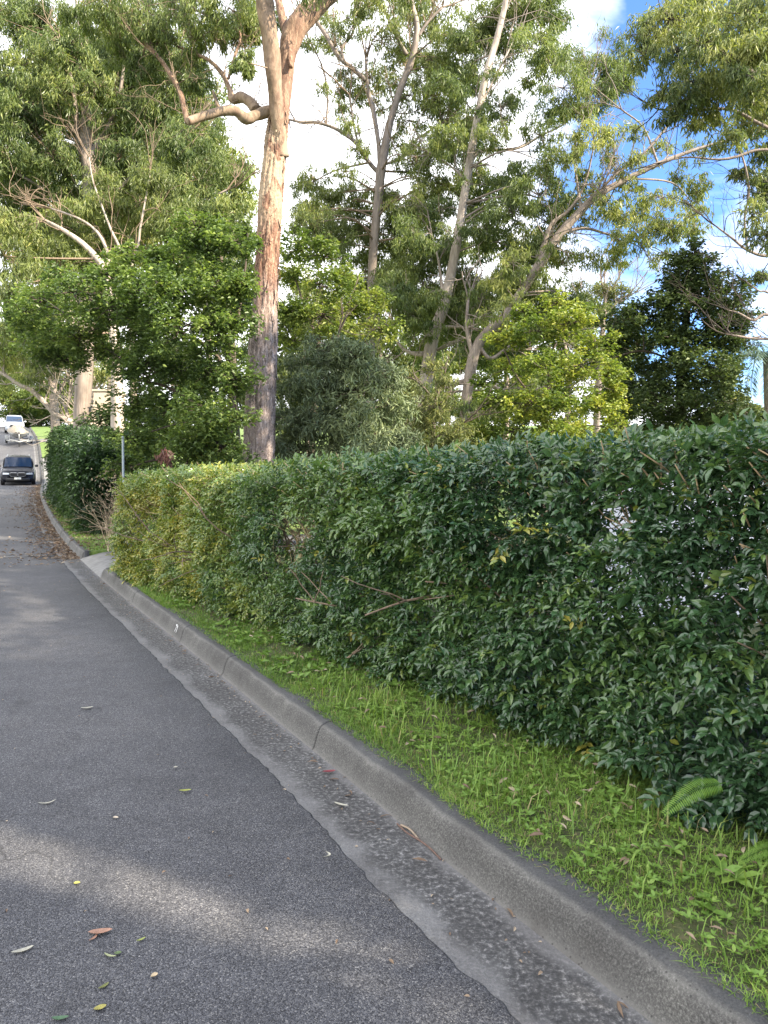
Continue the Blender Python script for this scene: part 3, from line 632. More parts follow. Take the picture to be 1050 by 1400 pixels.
twigline([(548, 1129, .004), (560, 1136, .008), (572, 1148, .004)], .005, 'short pale twig beside the reddish twig at the kerb foot')
# ferns under the hedge
def fern(base, fronds, label):
    r = thing('fern', base, label, 'fern')
    for tip, hgt in fronds:
        mb = MB(); p = spline([base, (base + tip) / 2 + np.array([0, 0, hgt]), tip], 12); L = np.linalg.norm(np.diff(p, axis=0), axis=1).sum()
        tube(mb, p, np.linspace(.0022, .0008, len(p)), 5, tint=.2)
        tg = nrm(np.gradient(p, axis=0)); sd = nrm(np.cross(tg, [-.3, -.65, .7])); nn = np.cross(sd, tg)
        t = np.linspace(.1, 1, 34); ii = t * (len(p) - 1); i0 = np.clip(ii.astype(int), 0, len(p) - 2); fr = (ii - i0)[:, None]
        c = p[i0] * (1 - fr) + p[i0 + 1] * fr; ln = L * .12 * np.sin(np.clip(t, 0, 1) ** .8 * 2.6 + .35) + .006
        for s in (-1, 1):
            d = sd[i0] * s + tg[i0] * .25 - nn[i0] * .12
            leaf_ovate(mb, c, d, nn[i0] + rng.normal(0, .08, nn[i0].shape), ln, np.full(len(t), L * .021), np.clip(.55 + .45 * t + rng.normal(0, .08, len(t)), 0, 1), .1)
        mb.obj('frond', M['fern'], r, origin=base)
fern(P(992, 1070, 2.62), [(P(908, 1112, 2.5), .03)], 'fern with a bright arching frond under the near end of the hedge')
fern(G(1085, 1165, .2), [(G(1010, 1178, .2), .03)], 'low fern fronds lying on the grass at the right edge')
EL = math.radians(33); AZ = math.radians(117)                            # sun height, and bearing clockwise from +Y
sv = Vector((math.sin(AZ) * math.cos(EL), math.cos(AZ) * math.cos(EL), math.sin(EL)))
# ------------------------------------------------------------------ trees
def ball(n, pw=.45):
    v = nrm(rng.normal(0, 1, (n, 3))); return v * rng.random((n, 1)) ** pw
def rad(wpx, D): return wpx / 2 / F * D
def tree(name, label, cat, D, limbs, clumps, leaf, barkm, L=.2, W=.038, hang=1.0, cov=1.25, sub=13, flat=.75, spread=2.0, tb=(.1, .65),
         wood=True, group=None, mainbark=None, twigm=None, rsub=.29, hide=False, kind=leaf_diamond, normal_up=False, twigs=True, base=None):
    """limbs: lists of (px,py,width_px[,depth offset]); clumps: (px,py,r_px[,depth offset[,density]])"""
    paths = []
    for lb in limbs:
        p = np.array([P(q[0], q[1], D + (q[3] if len(q) > 3 else 0)) for q in lb]); r = np.array([rad(q[2], D) for q in lb]) * (1.0 if lb is limbs[0] else .74)
        n = 6; sp = spline(p, n); rr = np.interp(np.linspace(0, 1, len(sp)), np.linspace(0, 1, len(r)), r); paths.append((sp, rr))
    B = paths[0][0][0].copy(); gz = float(T(B[1])) + .1
    sp, rr = paths[0]
    if B[2] > gz:                                    # carry the trunk down to the ground
        k = max(2, int((B[2] - gz) / .5)); z = np.linspace(gz - .15, B[2], k + 1)[:-1]
        dn = np.stack([np.interp(z, [gz, B[2]], [B[0] - .1 * (sp[3, 0] - B[0]), B[0]]), np.full(k, B[1]), z], 1)
        paths[0] = (np.vstack([dn, sp]), np.r_[np.linspace(rr[0] * 1.35, rr[0] * 1.03, k), rr])
    B = np.array([paths[0][0][0][0], paths[0][0][0][1], gz])
    root = thing(name, B, label, cat, group)
    mb = MB()
    for sp, rr in paths:
        tube(mb, sp, rr, 12 if rr[0] > .1 else 7, disp=lambda a, i, r0=rr: r0[i] * .09 * np.sin(a * 3 + i * .35) + r0[i] * rng.normal(0, .025, len(a)))
    skel = np.vstack([s for s, r in paths]); srad = np.concatenate([r for s, r in paths])
    if not normal_up:
        tm_ = mb
        for j, (sp, rr) in enumerate(paths):
            kk = 26.0 / D; n = len(sp); sc_ = D / 26.0
            for i in range(2, n):
                if (j == 0 and i < n * .55) or rng.random() > .22: continue
                d = nrm(sp[i] - sp[i - 1]) * .6 + rng.normal(0, .6, 3) + np.array([0, 0, .25])
                grow(mb, sp[i], d, rng.uniform(.8, 1.7) * sc_, min(.022, rr[i] * .45) * sc_, 2, .55, 4, .05, 1)
            for _ in range(3): grow(mb, sp[-1], nrm(sp[-1] - sp[-2]) + rng.normal(0, .3, 3), rng.uniform(.9, 1.6) * sc_, max(.006, rr[-1] * .8), 2, .5, 4, .03, 1)
    lv = MB(); br = MB()
    sub = sub * 1.7; cov = cov * 1.1; skx, sky_, _ = proj(paths[0][0])
    for c in clumps:
        x, y, r = c[:3]; r = r * 1.1; dd = c[3] if len(c) > 3 else rng.uniform(-spread, spread); den = c[4] if len(c) > 4 else 1.0
        if hide and len(c) < 4 and np.min(np.hypot(skx - x, sky_ - y)) < r * 1.1: dd = -abs(dd) * .7 - .35
        elif len(c) < 4 and not normal_up and np.min(np.hypot(skx - x, sky_ - y)) < r * .95: dd = abs(dd) + .5
        dd = float(np.clip(dd, -D * .3, D * .4)); Dc = D + dd
        ctr = P(x, y, Dc); R = r / F * D
        d = np.linalg.norm(skel - ctr, axis=1) + np.where(skel[:, 2] > ctr[2] + .3, 2.5, 0) + np.where(srad > .25, .5, 0)
        i = int(np.argmin(d)); st = skel[i]
        dist = np.linalg.norm(ctr - st)
        if dist > .3:
            md = (st + ctr) / 2 + rng.normal(0, .08, 3) * dist; md[2] += .1 * dist
            q = spline([st, md, ctr], 5); r0 = min(srad[i] * .55, .008 + .012 * dist)
            tube(mb, q, np.linspace(r0, max(.005, r0 * .35), len(q)), 5, 1, cap=False)
        m = max(6, int(sub * den * rng.uniform(.85, 1.15)))
        sc = ctr + ball(m, .4) * np.array([R, R, R * flat]) * rng.uniform(.85, 1.15)
        rs = R * rsub * rng.uniform(.7, 1.3, m)
        if twigs:
            for p, q in zip(sc, rs):
                mid = (ctr + p) / 2 + rng.normal(0, .1 * R, 3)
                tube(mb, [ctr, mid, p], [.012 + .004 * R, .008, .004], 3, 1, cap=False)
        nl = np.maximum(12, (cov * np.pi * rs ** 2 / (L * W * .5))).astype(int); N_ = nl.sum()
        cc = np.repeat(sc, nl, 0); rr_ = np.repeat(rs, nl)[:, None]
        p = cc + ball(N_, .5) * rr_ * np.array([1, 1, .8]) * np.where(rng.random((N_, 1)) < .14, 1.9, 1)
        tn = np.clip(rng.uniform(*tb) + np.repeat(rng.normal(0, .13, m), nl) + rng.normal(0, .19, N_), 0, 1)
        if normal_up:
            an = rng.uniform(0, 6.28, N_); dv = np.stack([np.cos(an), np.sin(an), rng.normal(-.25, .3, N_)], 1); nn = np.array([0, 0, 1.]) + rng.normal(0, .45, (N_, 3))
        else:
            dv = rng.normal(0, .55, (N_, 3)); dv[:, 2] -= hang; nn = rng.normal(0, 1, (N_, 3))
        LL = L * rng.uniform(.7, 1.25, N_); kind(lv, p, dv, nn, LL, W * LL / L * rng.uniform(.8, 1.2, N_), tn)
    mb.obj('trunk', [barkm, twigm or barkm], root, True, origin=B)
    if lv.n: lv.obj('crown', leaf, root, origin=B)
    return root
def scatter(x0, y0, x1, y1, n, r0, r1, avoid=(), seed=0):
    """jittered cover of an image-sized region by clumps"""
    r_ = np.random.default_rng(seed); out = []; tries = 0
    while len(out) < n and tries < 4000:
        tries += 1; x, y, r = r_.uniform(x0, x1), r_.uniform(y0, y1), r_.uniform(r0, r1)
        if any(((x - a) / (c + r * .6)) ** 2 + ((y - b) / (d + r * .6)) ** 2 < 1 for a, b, c, d in avoid): continue
        if any(math.hypot(x - a, y - b) < .62 * (r + c) * .8 for a, b, c in out): continue
        out.append((x, y, r))
    return out
# the big stringybark behind the hedge
def main_tree():
    D = 15.0; sp = spline([P(x, y, D) for x, y in [(352, 668), (353, 630), (356, 560), (359, 480), (363, 400), (367, 330), (371, 270), (376, 200), (381, 150)]], 16)
    w = np.interp(np.linspace(0, 1, len(sp)), [0, .1, .25, .45, .6, .8, 1], [54, 46, 41, 37, 33, 30, 28]); r = rad(w, D)
    B = np.array([P(352, 668, D)[0], D, T(D) + .15]); B[2] = sp[0, 2] if sp[0, 2] < B[2] else B[2]
    root = thing('gum_tree', B, 'massive tall gum tree with rough reddish grey bark directly behind the hedge', 'tree')
    mb = MB()
    dn = np.stack([np.full(6, sp[0, 0]), np.full(6, D), np.linspace(B[2] - .4, sp[0, 2] - .15, 6)], 1)
    pts = np.vstack([dn, sp]); rr = np.r_[np.linspace(r[0] * 1.25, r[0] * 1.03, 6), r]
    z = pts[:, 2]
    def dsp(a, i):
        u = a / (2 * math.pi)
        f = np.abs(fbm(u * 22 + .35 * math.sin(z[i] * 1.3), np.full_like(u, z[i] * 1.1), 301, 3) - .5) * 2
        g = fbm(np.abs(u - .5) * 6, np.full_like(u, z[i] * .7), 305, 2) - .5
        return -.045 * np.clip(.35 - f, 0, 1) * 2.2 + .05 * g * 1.2 + .012 * rng.normal(0, .5, len(a))
    dense = np.interp(np.arange(0, len(pts) - 1 + 1e-6, .45), np.arange(len(pts)), np.arange(len(pts)))
    pp = np.stack([np.interp(dense, np.arange(len(pts)), pts[:, k]) for k in range(3)], 1); r2 = np.interp(dense, np.arange(len(pts)), rr); z = pp[:, 2]
    tube(mb, pp, r2, 72, disp=dsp)
    def limb(pl, dd, sm, nm='limb', k=20, wob=.05):
        m2 = MB(); p = spline([P(q[0], q[1], D + dd * i / max(1, len(pl) - 1)) for i, q in enumerate(pl)], 10)
        r = np.interp(np.linspace(0, 1, len(p)), np.linspace(0, 1, len(pl)), [rad(q[2], D) for q in pl])
        smv = np.repeat(np.interp(np.linspace(0, 1, len(p)), [0, 1], sm), k)
        tube(m2, p, r, k, disp=lambda a, i: r[i] * wob * np.sin(a * 2 + i * .4) + r[i] * .02 * rng.normal(0, 1, k), smooth=np.r_[smv, sm[0], sm[1]])
        m2.obj(nm, M['mainbark'], root, True, origin=B); return p
    S = []
    S += [limb([(385, 215, 20), (381, 180, 16), (378, 150, 18), (375, 110, 20), (370, 60, 22), (363, 10, 22), (356, -60, 20), (345, -150, 18), (335, -260, 16)], -.9, (.55, 1))]
    S += [limb([(379, 200, 22), (386, 150, 20), (390, 110, 20), (394, 70, 24), (404, 40, 31), (425, 15, 28), (455, -12, 24), (500, -60, 20), (560, -130, 18)], .8, (.1, .75))]
    S += [limb([(382, 156, 20), (366, 153, 15), (350, 158, 14), (336, 162, 14), (322, 152, 13), (304, 152, 12), (285, 157, 11), (266, 163, 11), (257, 166, 9)], -.7, (.9, 1), k=14)]
    S += [limb([(350, 150, 14), (342, 140, 14), (330, 133, 14), (318, 136, 11), (314, 122, 7), (303, 100, 6), (285, 82, 5), (262, 72, 4), (240, 62, 3)], .5, (1, .6), k=10)]
    S += [limb([(257, 168, 8), (252, 150, 7), (247, 128, 7), (237, 108, 6.5), (222, 85, 6), (205, 66, 6), (185, 48, 5), (165, 22, 5), (145, -10, 4), (130, -50, 3)], .6, (.4, .3), k=10)]
    S += [limb([(302, 152, 6), (297, 142, 5), (294, 132, 4), (291, 124, 3)], 0, (1, 1), k=8)]
    S += [limb([(312, 108, 4), (320, 80, 4), (328, 45, 3), (300, 30, 3), (270, 15, 2)], .2, (.4, .2), k=7)]
    S += [limb([(398, 92, 5), (394, 58, 11), (386, 25, 11), (379, -10, 11), (372, -60, 10)], 1.1, (.2, .3), k=10)]
    skel = np.vstack(S); lv = MB()
    for q in S[3:5] + S[6:7]:
        for i in range(6, len(q), 4): grow(lv, q[i], nrm(q[i] - q[i - 1]) + rng.normal(0, .6, 3), rng.uniform(.5, 1.1), .009, 2, .55, 4, .03, 1)
        for _ in range(3): grow(lv, q[-1], nrm(q[-1] - q[-2]) + rng.normal(0, .3, 3), rng.uniform(.6, 1.2), .012, 2, .5, 4, 0, 1)
    # strips of peeling bark
    for _ in range(150):
        z = rng.uniform(3.5, 10.3); i = int(np.argmin(np.abs(pp[:, 2] - z))); a = rng.uniform(0, 6.283); h = np.array([math.cos(a), math.sin(a), 0]); sd = np.array([-h[1], h[0], 0])
        L_ = rng.uniform(.15, .55); wd = rng.uniform(.012, .035); n = 6; t = np.linspace(0, 1, n)[:, None]; r0 = r2[i]
        q = pp[i] + h * (r0 - .015 + .05 * t ** 2 * rng.uniform(.4, 1.6)) - np.array([0, 0, 1.]) * L_ * t + sd * rng.normal(0, .03) * t
        V = np.stack([q - sd * wd * (1 - .6 * t), q + sd * wd * (1 - .6 * t)], 1).reshape(-1, 3); mb.add(V, grid_faces(n, 2))
    cl = [(150, 30, 34), (190, 10, 40), (235, 20, 42), (275, 5, 44), (320, 15, 36), (215, 60, 30), (250, 75, 30), (165, 75, 30), (290, 45, 26), (195, 95, 24), (330, -30, 40), (130, -10, 40), (260, 110, 18), (340, 40, 18),
          (100, 20, 30), (430, -40, 40), (480, -60, 40), (560, -20, 34), (520, -50, 40), (335, 85, 16)]
    for x, y, r in cl:
        ctr = P(x, y, D + rng.uniform(-1.2, 1.2)); R = r / F * D; d = np.linalg.norm(skel - ctr, axis=1); st = skel[np.argmin(d)]
        tube(lv, spline([st, (st + ctr) / 2 + rng.normal(0, .1, 3), ctr], 4), np.linspace(.02, .007, 9), 5, 1, cap=False)
        m = 16; sc = ctr + ball(m, .4) * np.array([R, R, R * .8])
        for p in sc: tube(lv, [ctr, (ctr + p) / 2 + rng.normal(0, .06, 3), p], [.008, .006, .003], 3, 1, cap=False)
        n = 70; p = np.repeat(sc, n, 0) + ball(m * n, .5) * R * .34; dv = rng.normal(0, .4, (m * n, 3)); dv[:, 2] -= 1
        LL = rng.uniform(.09, .16, m * n); leaf_diamond(lv, p, dv, rng.normal(0, 1, (m * n, 3)), LL, LL * .19, np.clip(rng.uniform(.2, .6) + rng.normal(0, .15, m * n), 0, 1))
    mb.obj('trunk', M['mainbark'], root, True, origin=B); lv.obj('crown', [M['gum'], M['twig']], root, origin=B)
main_tree()
# left-hand gum filling the upper left
tree('gum_tree', 'dense gum with a forked pale trunk filling the upper left of the picture', 'tree', 26,
     [[(112, 560, 22), (118, 440, 22), (124, 350, 20), (124, 260, 20), (120, 215, 20), (118, 190, 16), (117, 140, 10), (112, 80, 6), (106, 20, 3), (100, -30, 2)],
      [(122, 222, 12), (128, 205, 11), (133, 198, 10), (150, 170, 7), (165, 120, 6), (172, 60, 4)], [(116, 225, 14), (107, 190, 11), (103, 150, 8), (98, 110, 6), (84, 60, 3)],
      [(125, 330, 10), (100, 300, 8), (60, 260, 6), (20, 235, 4)], [(120, 300, 9), (160, 260, 7), (200, 225, 5), (250, 190, 4)], [(131, 360, 10), (190, 320, 8), (250, 290, 5), (310, 260, 4)],
      [(110, 190, 6), (85, 165, 5), (50, 145, 4)], [(135, 260, 6), (122, 240, 5)]],
     scatter(-20, 20, 338, 330, 60, 32, 54, [(118, 200, 26, 50), (320, 150, 26, 40), (10, 65, 14, 12), (300, 62, 22, 20), (352, 250, 20, 120)], 3) + [(70, 150, 34), (170, 150, 36), (70, 210, 34), (165, 215, 34), (30, 30, 34), (70, 60, 36), (112, 90, 30, -1.5), (95, 60, 26, -1.5), (85, 120, 24, -1.5), (135, 120, 22, -1.2), (120, 290, 30, -1.5), (120, 160, 12, -1, .4)],
     M['gum'], M['gumbark'], sub=14, tb=(.15, .55), twigm=M['twig'])
tree('gum_tree', 'leaning pale limbed gum with thin olive foliage above the broad leaved tree at left', 'tree', 22,
     [[(160, 560, 16), (158, 480, 14), (150, 410, 12), (143, 370, 11), (120, 340, 8), (95, 320, 6), (60, 300, 4)], [(143, 372, 8), (148, 350, 7), (135, 320, 5), (110, 300, 4), (70, 285, 3)],
      [(150, 400, 7), (165, 350, 6), (150, 310, 4), (128, 250, 3), (122, 215, 2)], [(152, 420, 8), (185, 350, 5), (192, 310, 4), (205, 240, 2)]],
     [(40, 330, 44), (90, 310, 40), (30, 390, 42), (80, 370, 42), (150, 290, 40), (190, 280, 38), (210, 240, 34), (130, 340, 30), (10, 300, 34), (20, 450, 34), (60, 420, 34), (180, 330, 30), (230, 300, 34), (5, 350, 30), (140, 240, 26)],
     M['gumlite'], M['whitebark'], sub=13, cov=1.1, tb=(.1, .55), twigm=M['twig'])
# broad-leaved tree behind the hedge at left
tree('broadleaf_tree', 'rounded broad leaved tree of mid green leaves left of the massive trunk', 'tree', 13.6,
     [[(312, 640, 12), (316, 560, 11), (318, 500, 10), (314, 440, 8), (305, 380, 6), (300, 330, 4)], [(318, 520, 8), (290, 480, 7), (250, 455, 6), (200, 440, 5), (150, 430, 4), (90, 430, 3)],
      [(317, 480, 6), (328, 420, 5), (335, 370, 4), (338, 330, 3)], [(314, 600, 9), (280, 560, 7), (230, 530, 6), (190, 520, 4)], [(330, 640, 9), (326, 600, 8), (322, 550, 6)]],
     [(60, 410, 44), (100, 400, 44), (60, 460, 46), (105, 460, 48), (30, 430, 32), (150, 420, 44), (85, 490, 36), (150, 480, 46), (195, 440, 46), (200, 395, 40), (240, 400, 42), (245, 350, 38), (285, 345, 40), (320, 330, 30), (270, 310, 32),
      (300, 390, 40), (245, 450, 44), (285, 450, 44), (325, 440, 30), (325, 390, 28), (195, 500, 46), (245, 505, 46), (290, 510, 46), (325, 520, 34), (190, 550, 40), (235, 560, 46), (285, 565, 46), (180, 600, 36), (215, 610, 46), (260, 615, 46), (305, 610, 42), (325, 570, 24), (335, 320, 14), (150, 375, 30), (170, 350, 24), (210, 350, 26), (330, 640, 30), (175, 640, 30), (345, 330, 12), (300, 650, 30), (235, 650, 30)],
     M['broad'], M['darkbark'], hide=True, L=.085, W=.05, normal_up=True, cov=1.15, sub=15, spread=1.1, tb=(.2, .6), flat=.6, twigm=M['darktwig'])
# street trees beyond the second hedge
tree('gum_tree', 'pale gum with a long limb drooping left over the street beyond the dark hedge', 'tree', 33,
     [[(122, 640, 26), (122, 600, 22), (121, 565, 18), (117, 545, 14), (110, 522, 10), (107, 505, 8), (104, 470, 6)], [(121, 570, 14), (125, 550, 11), (128, 530, 9), (126, 500, 7)],
      [(116, 608, 22), (106, 592, 18), (97, 578, 13), (88, 571, 10), (75, 566, 9), (62, 552, 9), (45, 535, 8), (25, 525, 7), (5, 512, 6), (-20, 500, 5)], [(92, 575, 8), (92, 567, 7), (90, 558, 5)],
      [(104, 600, 10), (110, 585, 9), (113, 577, 7)], [(60, 552, 5), (64, 540, 4), (72, 520, 3)]],
     [(60, 500, 28), (95, 480, 34), (130, 470, 34), (20, 490, 30), (45, 515, 16), (140, 510, 22), (5, 470, 30), (60, 460, 34), (135, 545, 13), (60, 530, 9)],
     M['gum'], M['whitebark'], sub=12, cov=1.0, spread=1.5)
tree('gum_tree', 'thick grey street tree trunk standing on the lawn past the dark hedge', 'tree', 66,
     [[(76, 600, 13), (75, 575, 11), (74, 550, 11), (72, 530, 10), (68, 500, 9), (62, 460, 7)], [(75, 548, 6), (82, 535, 5), (90, 520, 4)], [(74, 548, 6), (64, 530, 5), (55, 515, 4)]],
     scatter(-10, 400, 150, 520, 14, 22, 34, seed=8), M['gum'], M['greybark'], sub=11, spread=3)
# gums in the middle, behind the hedge
tree('gum_tree', 'slender straight pale gum in the middle rising to the top of the picture', 'tree', 28,
     [[(566, 600, 22), (578, 540, 20), (585, 500, 18), (593, 460, 17), (606, 420, 15), (617, 370, 13), (627, 320, 12), (636, 260, 11), (643, 215, 11), (655, 150, 9), (665, 100, 9), (680, 50, 8), (692, 0, 7), (700, -60, 5)],
      [(641, 222, 7), (660, 206, 6), (690, 205, 6), (715, 200, 5), (740, 185, 4), (770, 170, 3), (800, 140, 3)], [(636, 246, 5), (622, 232, 4), (600, 215, 3)], [(655, 150, 5), (675, 110, 4), (700, 60, 3)],
      [(590, 482, 11), (572, 484, 9), (556, 480, 6), (545, 470, 5), (535, 450, 3)], [(607, 418, 7), (600, 360, 4), (590, 320, 3)], [(590, 470, 6), (600, 450, 6), (625, 447, 5), (680, 453, 4), (720, 458, 3)]],
     [(632, 110, 30), (650, 180, 28), (665, 40, 40), (700, 25, 44), (745, 15, 36), (690, 70, 24), (640, 60, 28), (655, 250, 34), (640, 160, 22), (700, 245, 34), (735, 265, 38), (700, 290, 34), (770, 285, 26), (680, 330, 30), (650, 300, 24),
      (620, 340, 26), (580, 390, 38), (620, 400, 36), (650, 380, 36), (560, 430, 32), (620, 440, 28), (660, 420, 30), (540, 400, 30), (590, 340, 30), (800, 85, 40), (840, 85, 36), (770, 120, 32), (810, 125, 34), (850, 110, 28), (785, 155, 22), (755, 75, 18), (700, 130, 14), (720, 110, 14), (600, 290, 26), (690, 390, 28)] + [(600, 398, 24, -1.5, .7), (575, 545, 28, -2, .8), (614, 318, 18, -1, .5), (587, 448, 16, -1, .5), (560, 600, 28, -2, .9), (655, 150, 14, -.8, .6), (668, 95, 16, -.8, .6), (640, 250, 14, -.8, .4)] + scatter(560, 300, 760, 560, 20, 24, 36, seed=23) + scatter(600, 0, 770, 260, 16, 20, 32, seed=24),
     M['gum'], M['whitebark'], sub=12, cov=1.1, tb=(.2, .6), twigm=M['gumbark'])
tree('gum_tree', 'many branched gum between the massive trunk and the slender gum', 'tree', 31,
     [[(505, 600, 17), (505, 480, 14), (508, 400, 12), (511, 340, 12), (516, 280, 12), (520, 240, 13), (526, 205, 12), (535, 160, 9), (548, 120, 9), (562, 85, 9), (570, 40, 8), (562, 0, 6), (556, -40, 4)],
      [(520, 245, 9), (518, 200, 8), (510, 150, 8), (503, 120, 6), (500, 80, 4)], [(519, 238, 8), (505, 222, 8), (490, 200, 7), (478, 188, 7), (455, 174, 6), (430, 167, 6), (412, 167, 5), (398, 164, 4)],
      [(490, 200, 4), (483, 165, 4), (478, 130, 3)], [(446, 170, 4), (448, 130, 4), (440, 90, 3), (418, 45, 3)], [(500, 110, 7), (480, 92, 8), (463, 78, 8), (447, 50, 8), (430, 25, 7), (415, 0, 6)],
      [(470, 84, 6), (468, 65, 5), (482, 45, 5), (485, 15, 4), (490, -20, 3)], [(572, 50, 6), (585, 30, 5), (605, 10, 4)], [(525, 225, 6), (550, 215, 5), (565, 195, 4), (600, 170, 3)], [(556, 75, 7), (542, 50, 6), (528, 20, 5), (515, 5, 4)], [(404, 165, 3), (396, 150, 2), (392, 130, 2)]],
     [(478, 130, 20), (505, 105, 28), (540, 95, 30), (585, 85, 34), (610, 105, 28), (475, 25, 26), (530, 35, 34), (595, 30, 36), (625, 50, 30), (560, 165, 26), (595, 195, 28), (545, 200, 22), (492, 205, 16), (480, 170, 16), (445, 285, 28), (430, 245, 20), (415, 300, 22), (490, 275, 32), (530, 270, 30), (560, 285, 36), (600, 260, 30), (450, 330, 34), (500, 325, 38), (545, 335, 38), (590, 310, 30), (440, 120, 10), (515, 140, 18), (450, 20, 18), (500, 370, 34), (545, 380, 30), (570, 215, 20), (420, 60, 12), (630, 180, 22), (505, 10, 26), (560, 10, 28)] + scatter(410, 290, 640, 500, 16, 24, 36, seed=21) + scatter(545, 60, 650, 300, 14, 20, 32, seed=22) + [(470, 235, 18), (455, 305, 26), (430, 305, 24), (590, 130, 22), (560, 130, 20), (440, 60, 14), (470, 150, 16), (418, 255, 20), (445, 270, 22), (480, 262, 20), (455, 60, 18), (470, 105, 18), (425, 290, 22)],
     M['gumlite'], M['gumbark'], sub=11, cov=1.0, tb=(.1, .5), twigm=M['twig'])
tree('gum_tree', 'heavy leaning gum whose limbs reach right across the blue sky', 'tree', 26,
     [[(632, 620, 15), (633, 580, 14), (638, 540, 14), (645, 500, 15), (654, 470, 14), (672, 448, 13), (692, 430, 12), (712, 400, 12), (735, 365, 13), (762, 325, 12), (790, 293, 11), (812, 270, 10), (838, 255, 8), (870, 238, 7), (905, 222, 6), (950, 205, 4), (1000, 190, 3)],
      [(648, 490, 9), (641, 465, 8), (638, 440, 7), (640, 410, 5)], [(665, 528, 9), (640, 522, 11), (620, 525, 11), (603, 533, 9), (588, 545, 7)], [(652, 470, 8), (670, 490, 7), (690, 478, 5)], [(642, 525, 9), (665, 525, 9), (690, 535, 6), (715, 540, 4)],
      [(735, 365, 9), (745, 330, 9), (755, 305, 7), (780, 285, 6), (800, 250, 4), (812, 200, 3)], [(795, 290, 6), (790, 255, 4), (785, 220, 3)], [(812, 272, 6), (840, 240, 5), (880, 210, 5), (915, 170, 5), (950, 135, 4), (980, 120, 3)],
      [(770, 318, 6), (800, 312, 5), (830, 320, 4), (870, 330, 3)], [(900, 225, 4), (880, 175, 3), (850, 150, 3)]],
     [(795, 195, 30), (825, 190, 28), (785, 220, 18), (840, 215, 20), (870, 180, 14), (860, 260, 22), (880, 290, 28), (905, 270, 24), (850, 300, 26), (915, 310, 26), (880, 325, 24), (945, 275, 22), (950, 310, 16), (835, 290, 16), (900, 350, 18), (800, 240, 20), (925, 245, 16), (765, 300, 14), (745, 400, 30), (700, 360, 24), (770, 360, 22), (720, 330, 24), (800, 300, 14), (960, 250, 14), (700, 420, 22)] + [(700, 418, 22, -2, .8), (762, 330, 16, -1.5, .5), (660, 432, 20, -2, .6), (685, 378, 24, -1.5, .8), (640, 600, 26, -2.5), (668, 560, 22, -2.5), (735, 350, 14, -1, .4), (812, 275, 14, -1, .5), (850, 245, 14, -.6, .6)] + scatter(670, 350, 850, 470, 10, 20, 30, seed=25) + scatter(780, 180, 960, 340, 9, 16, 24, seed=26),
     M['gumlite'], M['gumbark'], sub=10, cov=.95, tb=(.2, .7), twigm=M['gumbark'])
tree('gum_tree', 'tall gum leaning in from the right edge with dark heavy crown and bare lower twigs', 'tree', 20,
     [[(1180, 620, 40), (1170, 500, 36), (1150, 380, 30), (1120, 260, 22), (1090, 180, 16), (1050, 120, 11), (1000, 80, 7), (940, 55, 4)], [(1150, 380, 12), (1090, 340, 8), (1050, 350, 6), (1022, 342, 5), (1000, 325, 4), (980, 310, 3)],
      [(1120, 270, 9), (1080, 215, 7), (1040, 205, 5), (1005, 215, 5), (980, 218, 4), (940, 215, 3), (905, 222, 2)], [(1022, 342, 4), (1018, 300, 4), (1024, 260, 4), (1015, 215, 3), (1000, 190, 2)], [(1170, 500, 12), (1110, 445, 8), (1050, 430, 6), (1030, 438, 5), (1010, 428, 3), (995, 424, 2)],
      [(1165, 480, 10), (1100, 425, 6), (1050, 400, 4), (1038, 398, 3), (1020, 385, 2)], [(1175, 560, 12), (1110, 480, 8), (1060, 465, 5), (1030, 463, 4), (1000, 458, 4)], [(1100, 200, 8), (1040, 170, 6), (1000, 150, 5), (950, 150, 4), (900, 150, 3)]],
     [(890, 40, 34), (915, 25, 36), (950, 15, 36), (990, 30, 44), (1030, 20, 44), (1050, 60, 40), (925, 70, 34), (965, 75, 36), (1005, 85, 40), (1045, 110, 40), (880, 75, 20), (950, 115, 36), (990, 135, 36), (930, 140, 30), (1030, 155, 36), (905, 125, 22), (960, 165, 22), (1045, 200, 34), (1050, 250, 30), (1030, 290, 20), (1048, 320, 24), (1000, 190, 20), (1050, 160, 30), (1080, 60, 50), (1090, 150, 50), (1090, 250, 50), (1010, 235, 14), (1040, 375, 10), (1000, 85, 26, -2), (960, 60, 24, -2), (1040, 110, 30, -2.5), (1045, 60, 30, -2.5), (1020, 130, 24, -2)],
     M['gumdark'], M['greybark'], sub=14, cov=1.15, tb=(.25, .85), twigm=M['darktwig'])
tree('evergreen_tree', 'very dark dense evergreen tree at right above the hedge', 'tree', 24,
     [[(930, 600, 16), (932, 520, 13), (938, 440, 9), (945, 380, 6), (950, 345, 3)], [(935, 500, 4), (880, 480, 4), (830, 492, 3)], [(936, 490, 5), (985, 470, 4), (1040, 460, 3)]],
     [(950, 352, 26), (930, 378, 28), (965, 382, 32), (990, 395, 28), (915, 410, 30), (950, 415, 38), (990, 425, 34), (1010, 440, 22), (880, 432, 30), (845, 440, 30), (865, 470, 36), (910, 460, 38), (955, 460, 40), (995, 465, 30), (840, 470, 24), (880, 510, 38), (925, 505, 40), (965, 510, 38), (995, 505, 26), (860, 545, 40), (905, 555, 42), (950, 555, 42), (990, 550, 38), (1015, 565, 26), (870, 590, 40), (930, 595, 44), (990, 595, 40), (1030, 590, 24)],
     M['dark'], M['darkbark'], hide=True, L=.14, W=.075, normal_up=True, cov=1.35, sub=17, spread=1.4, tb=(.2, .6), flat=.7)
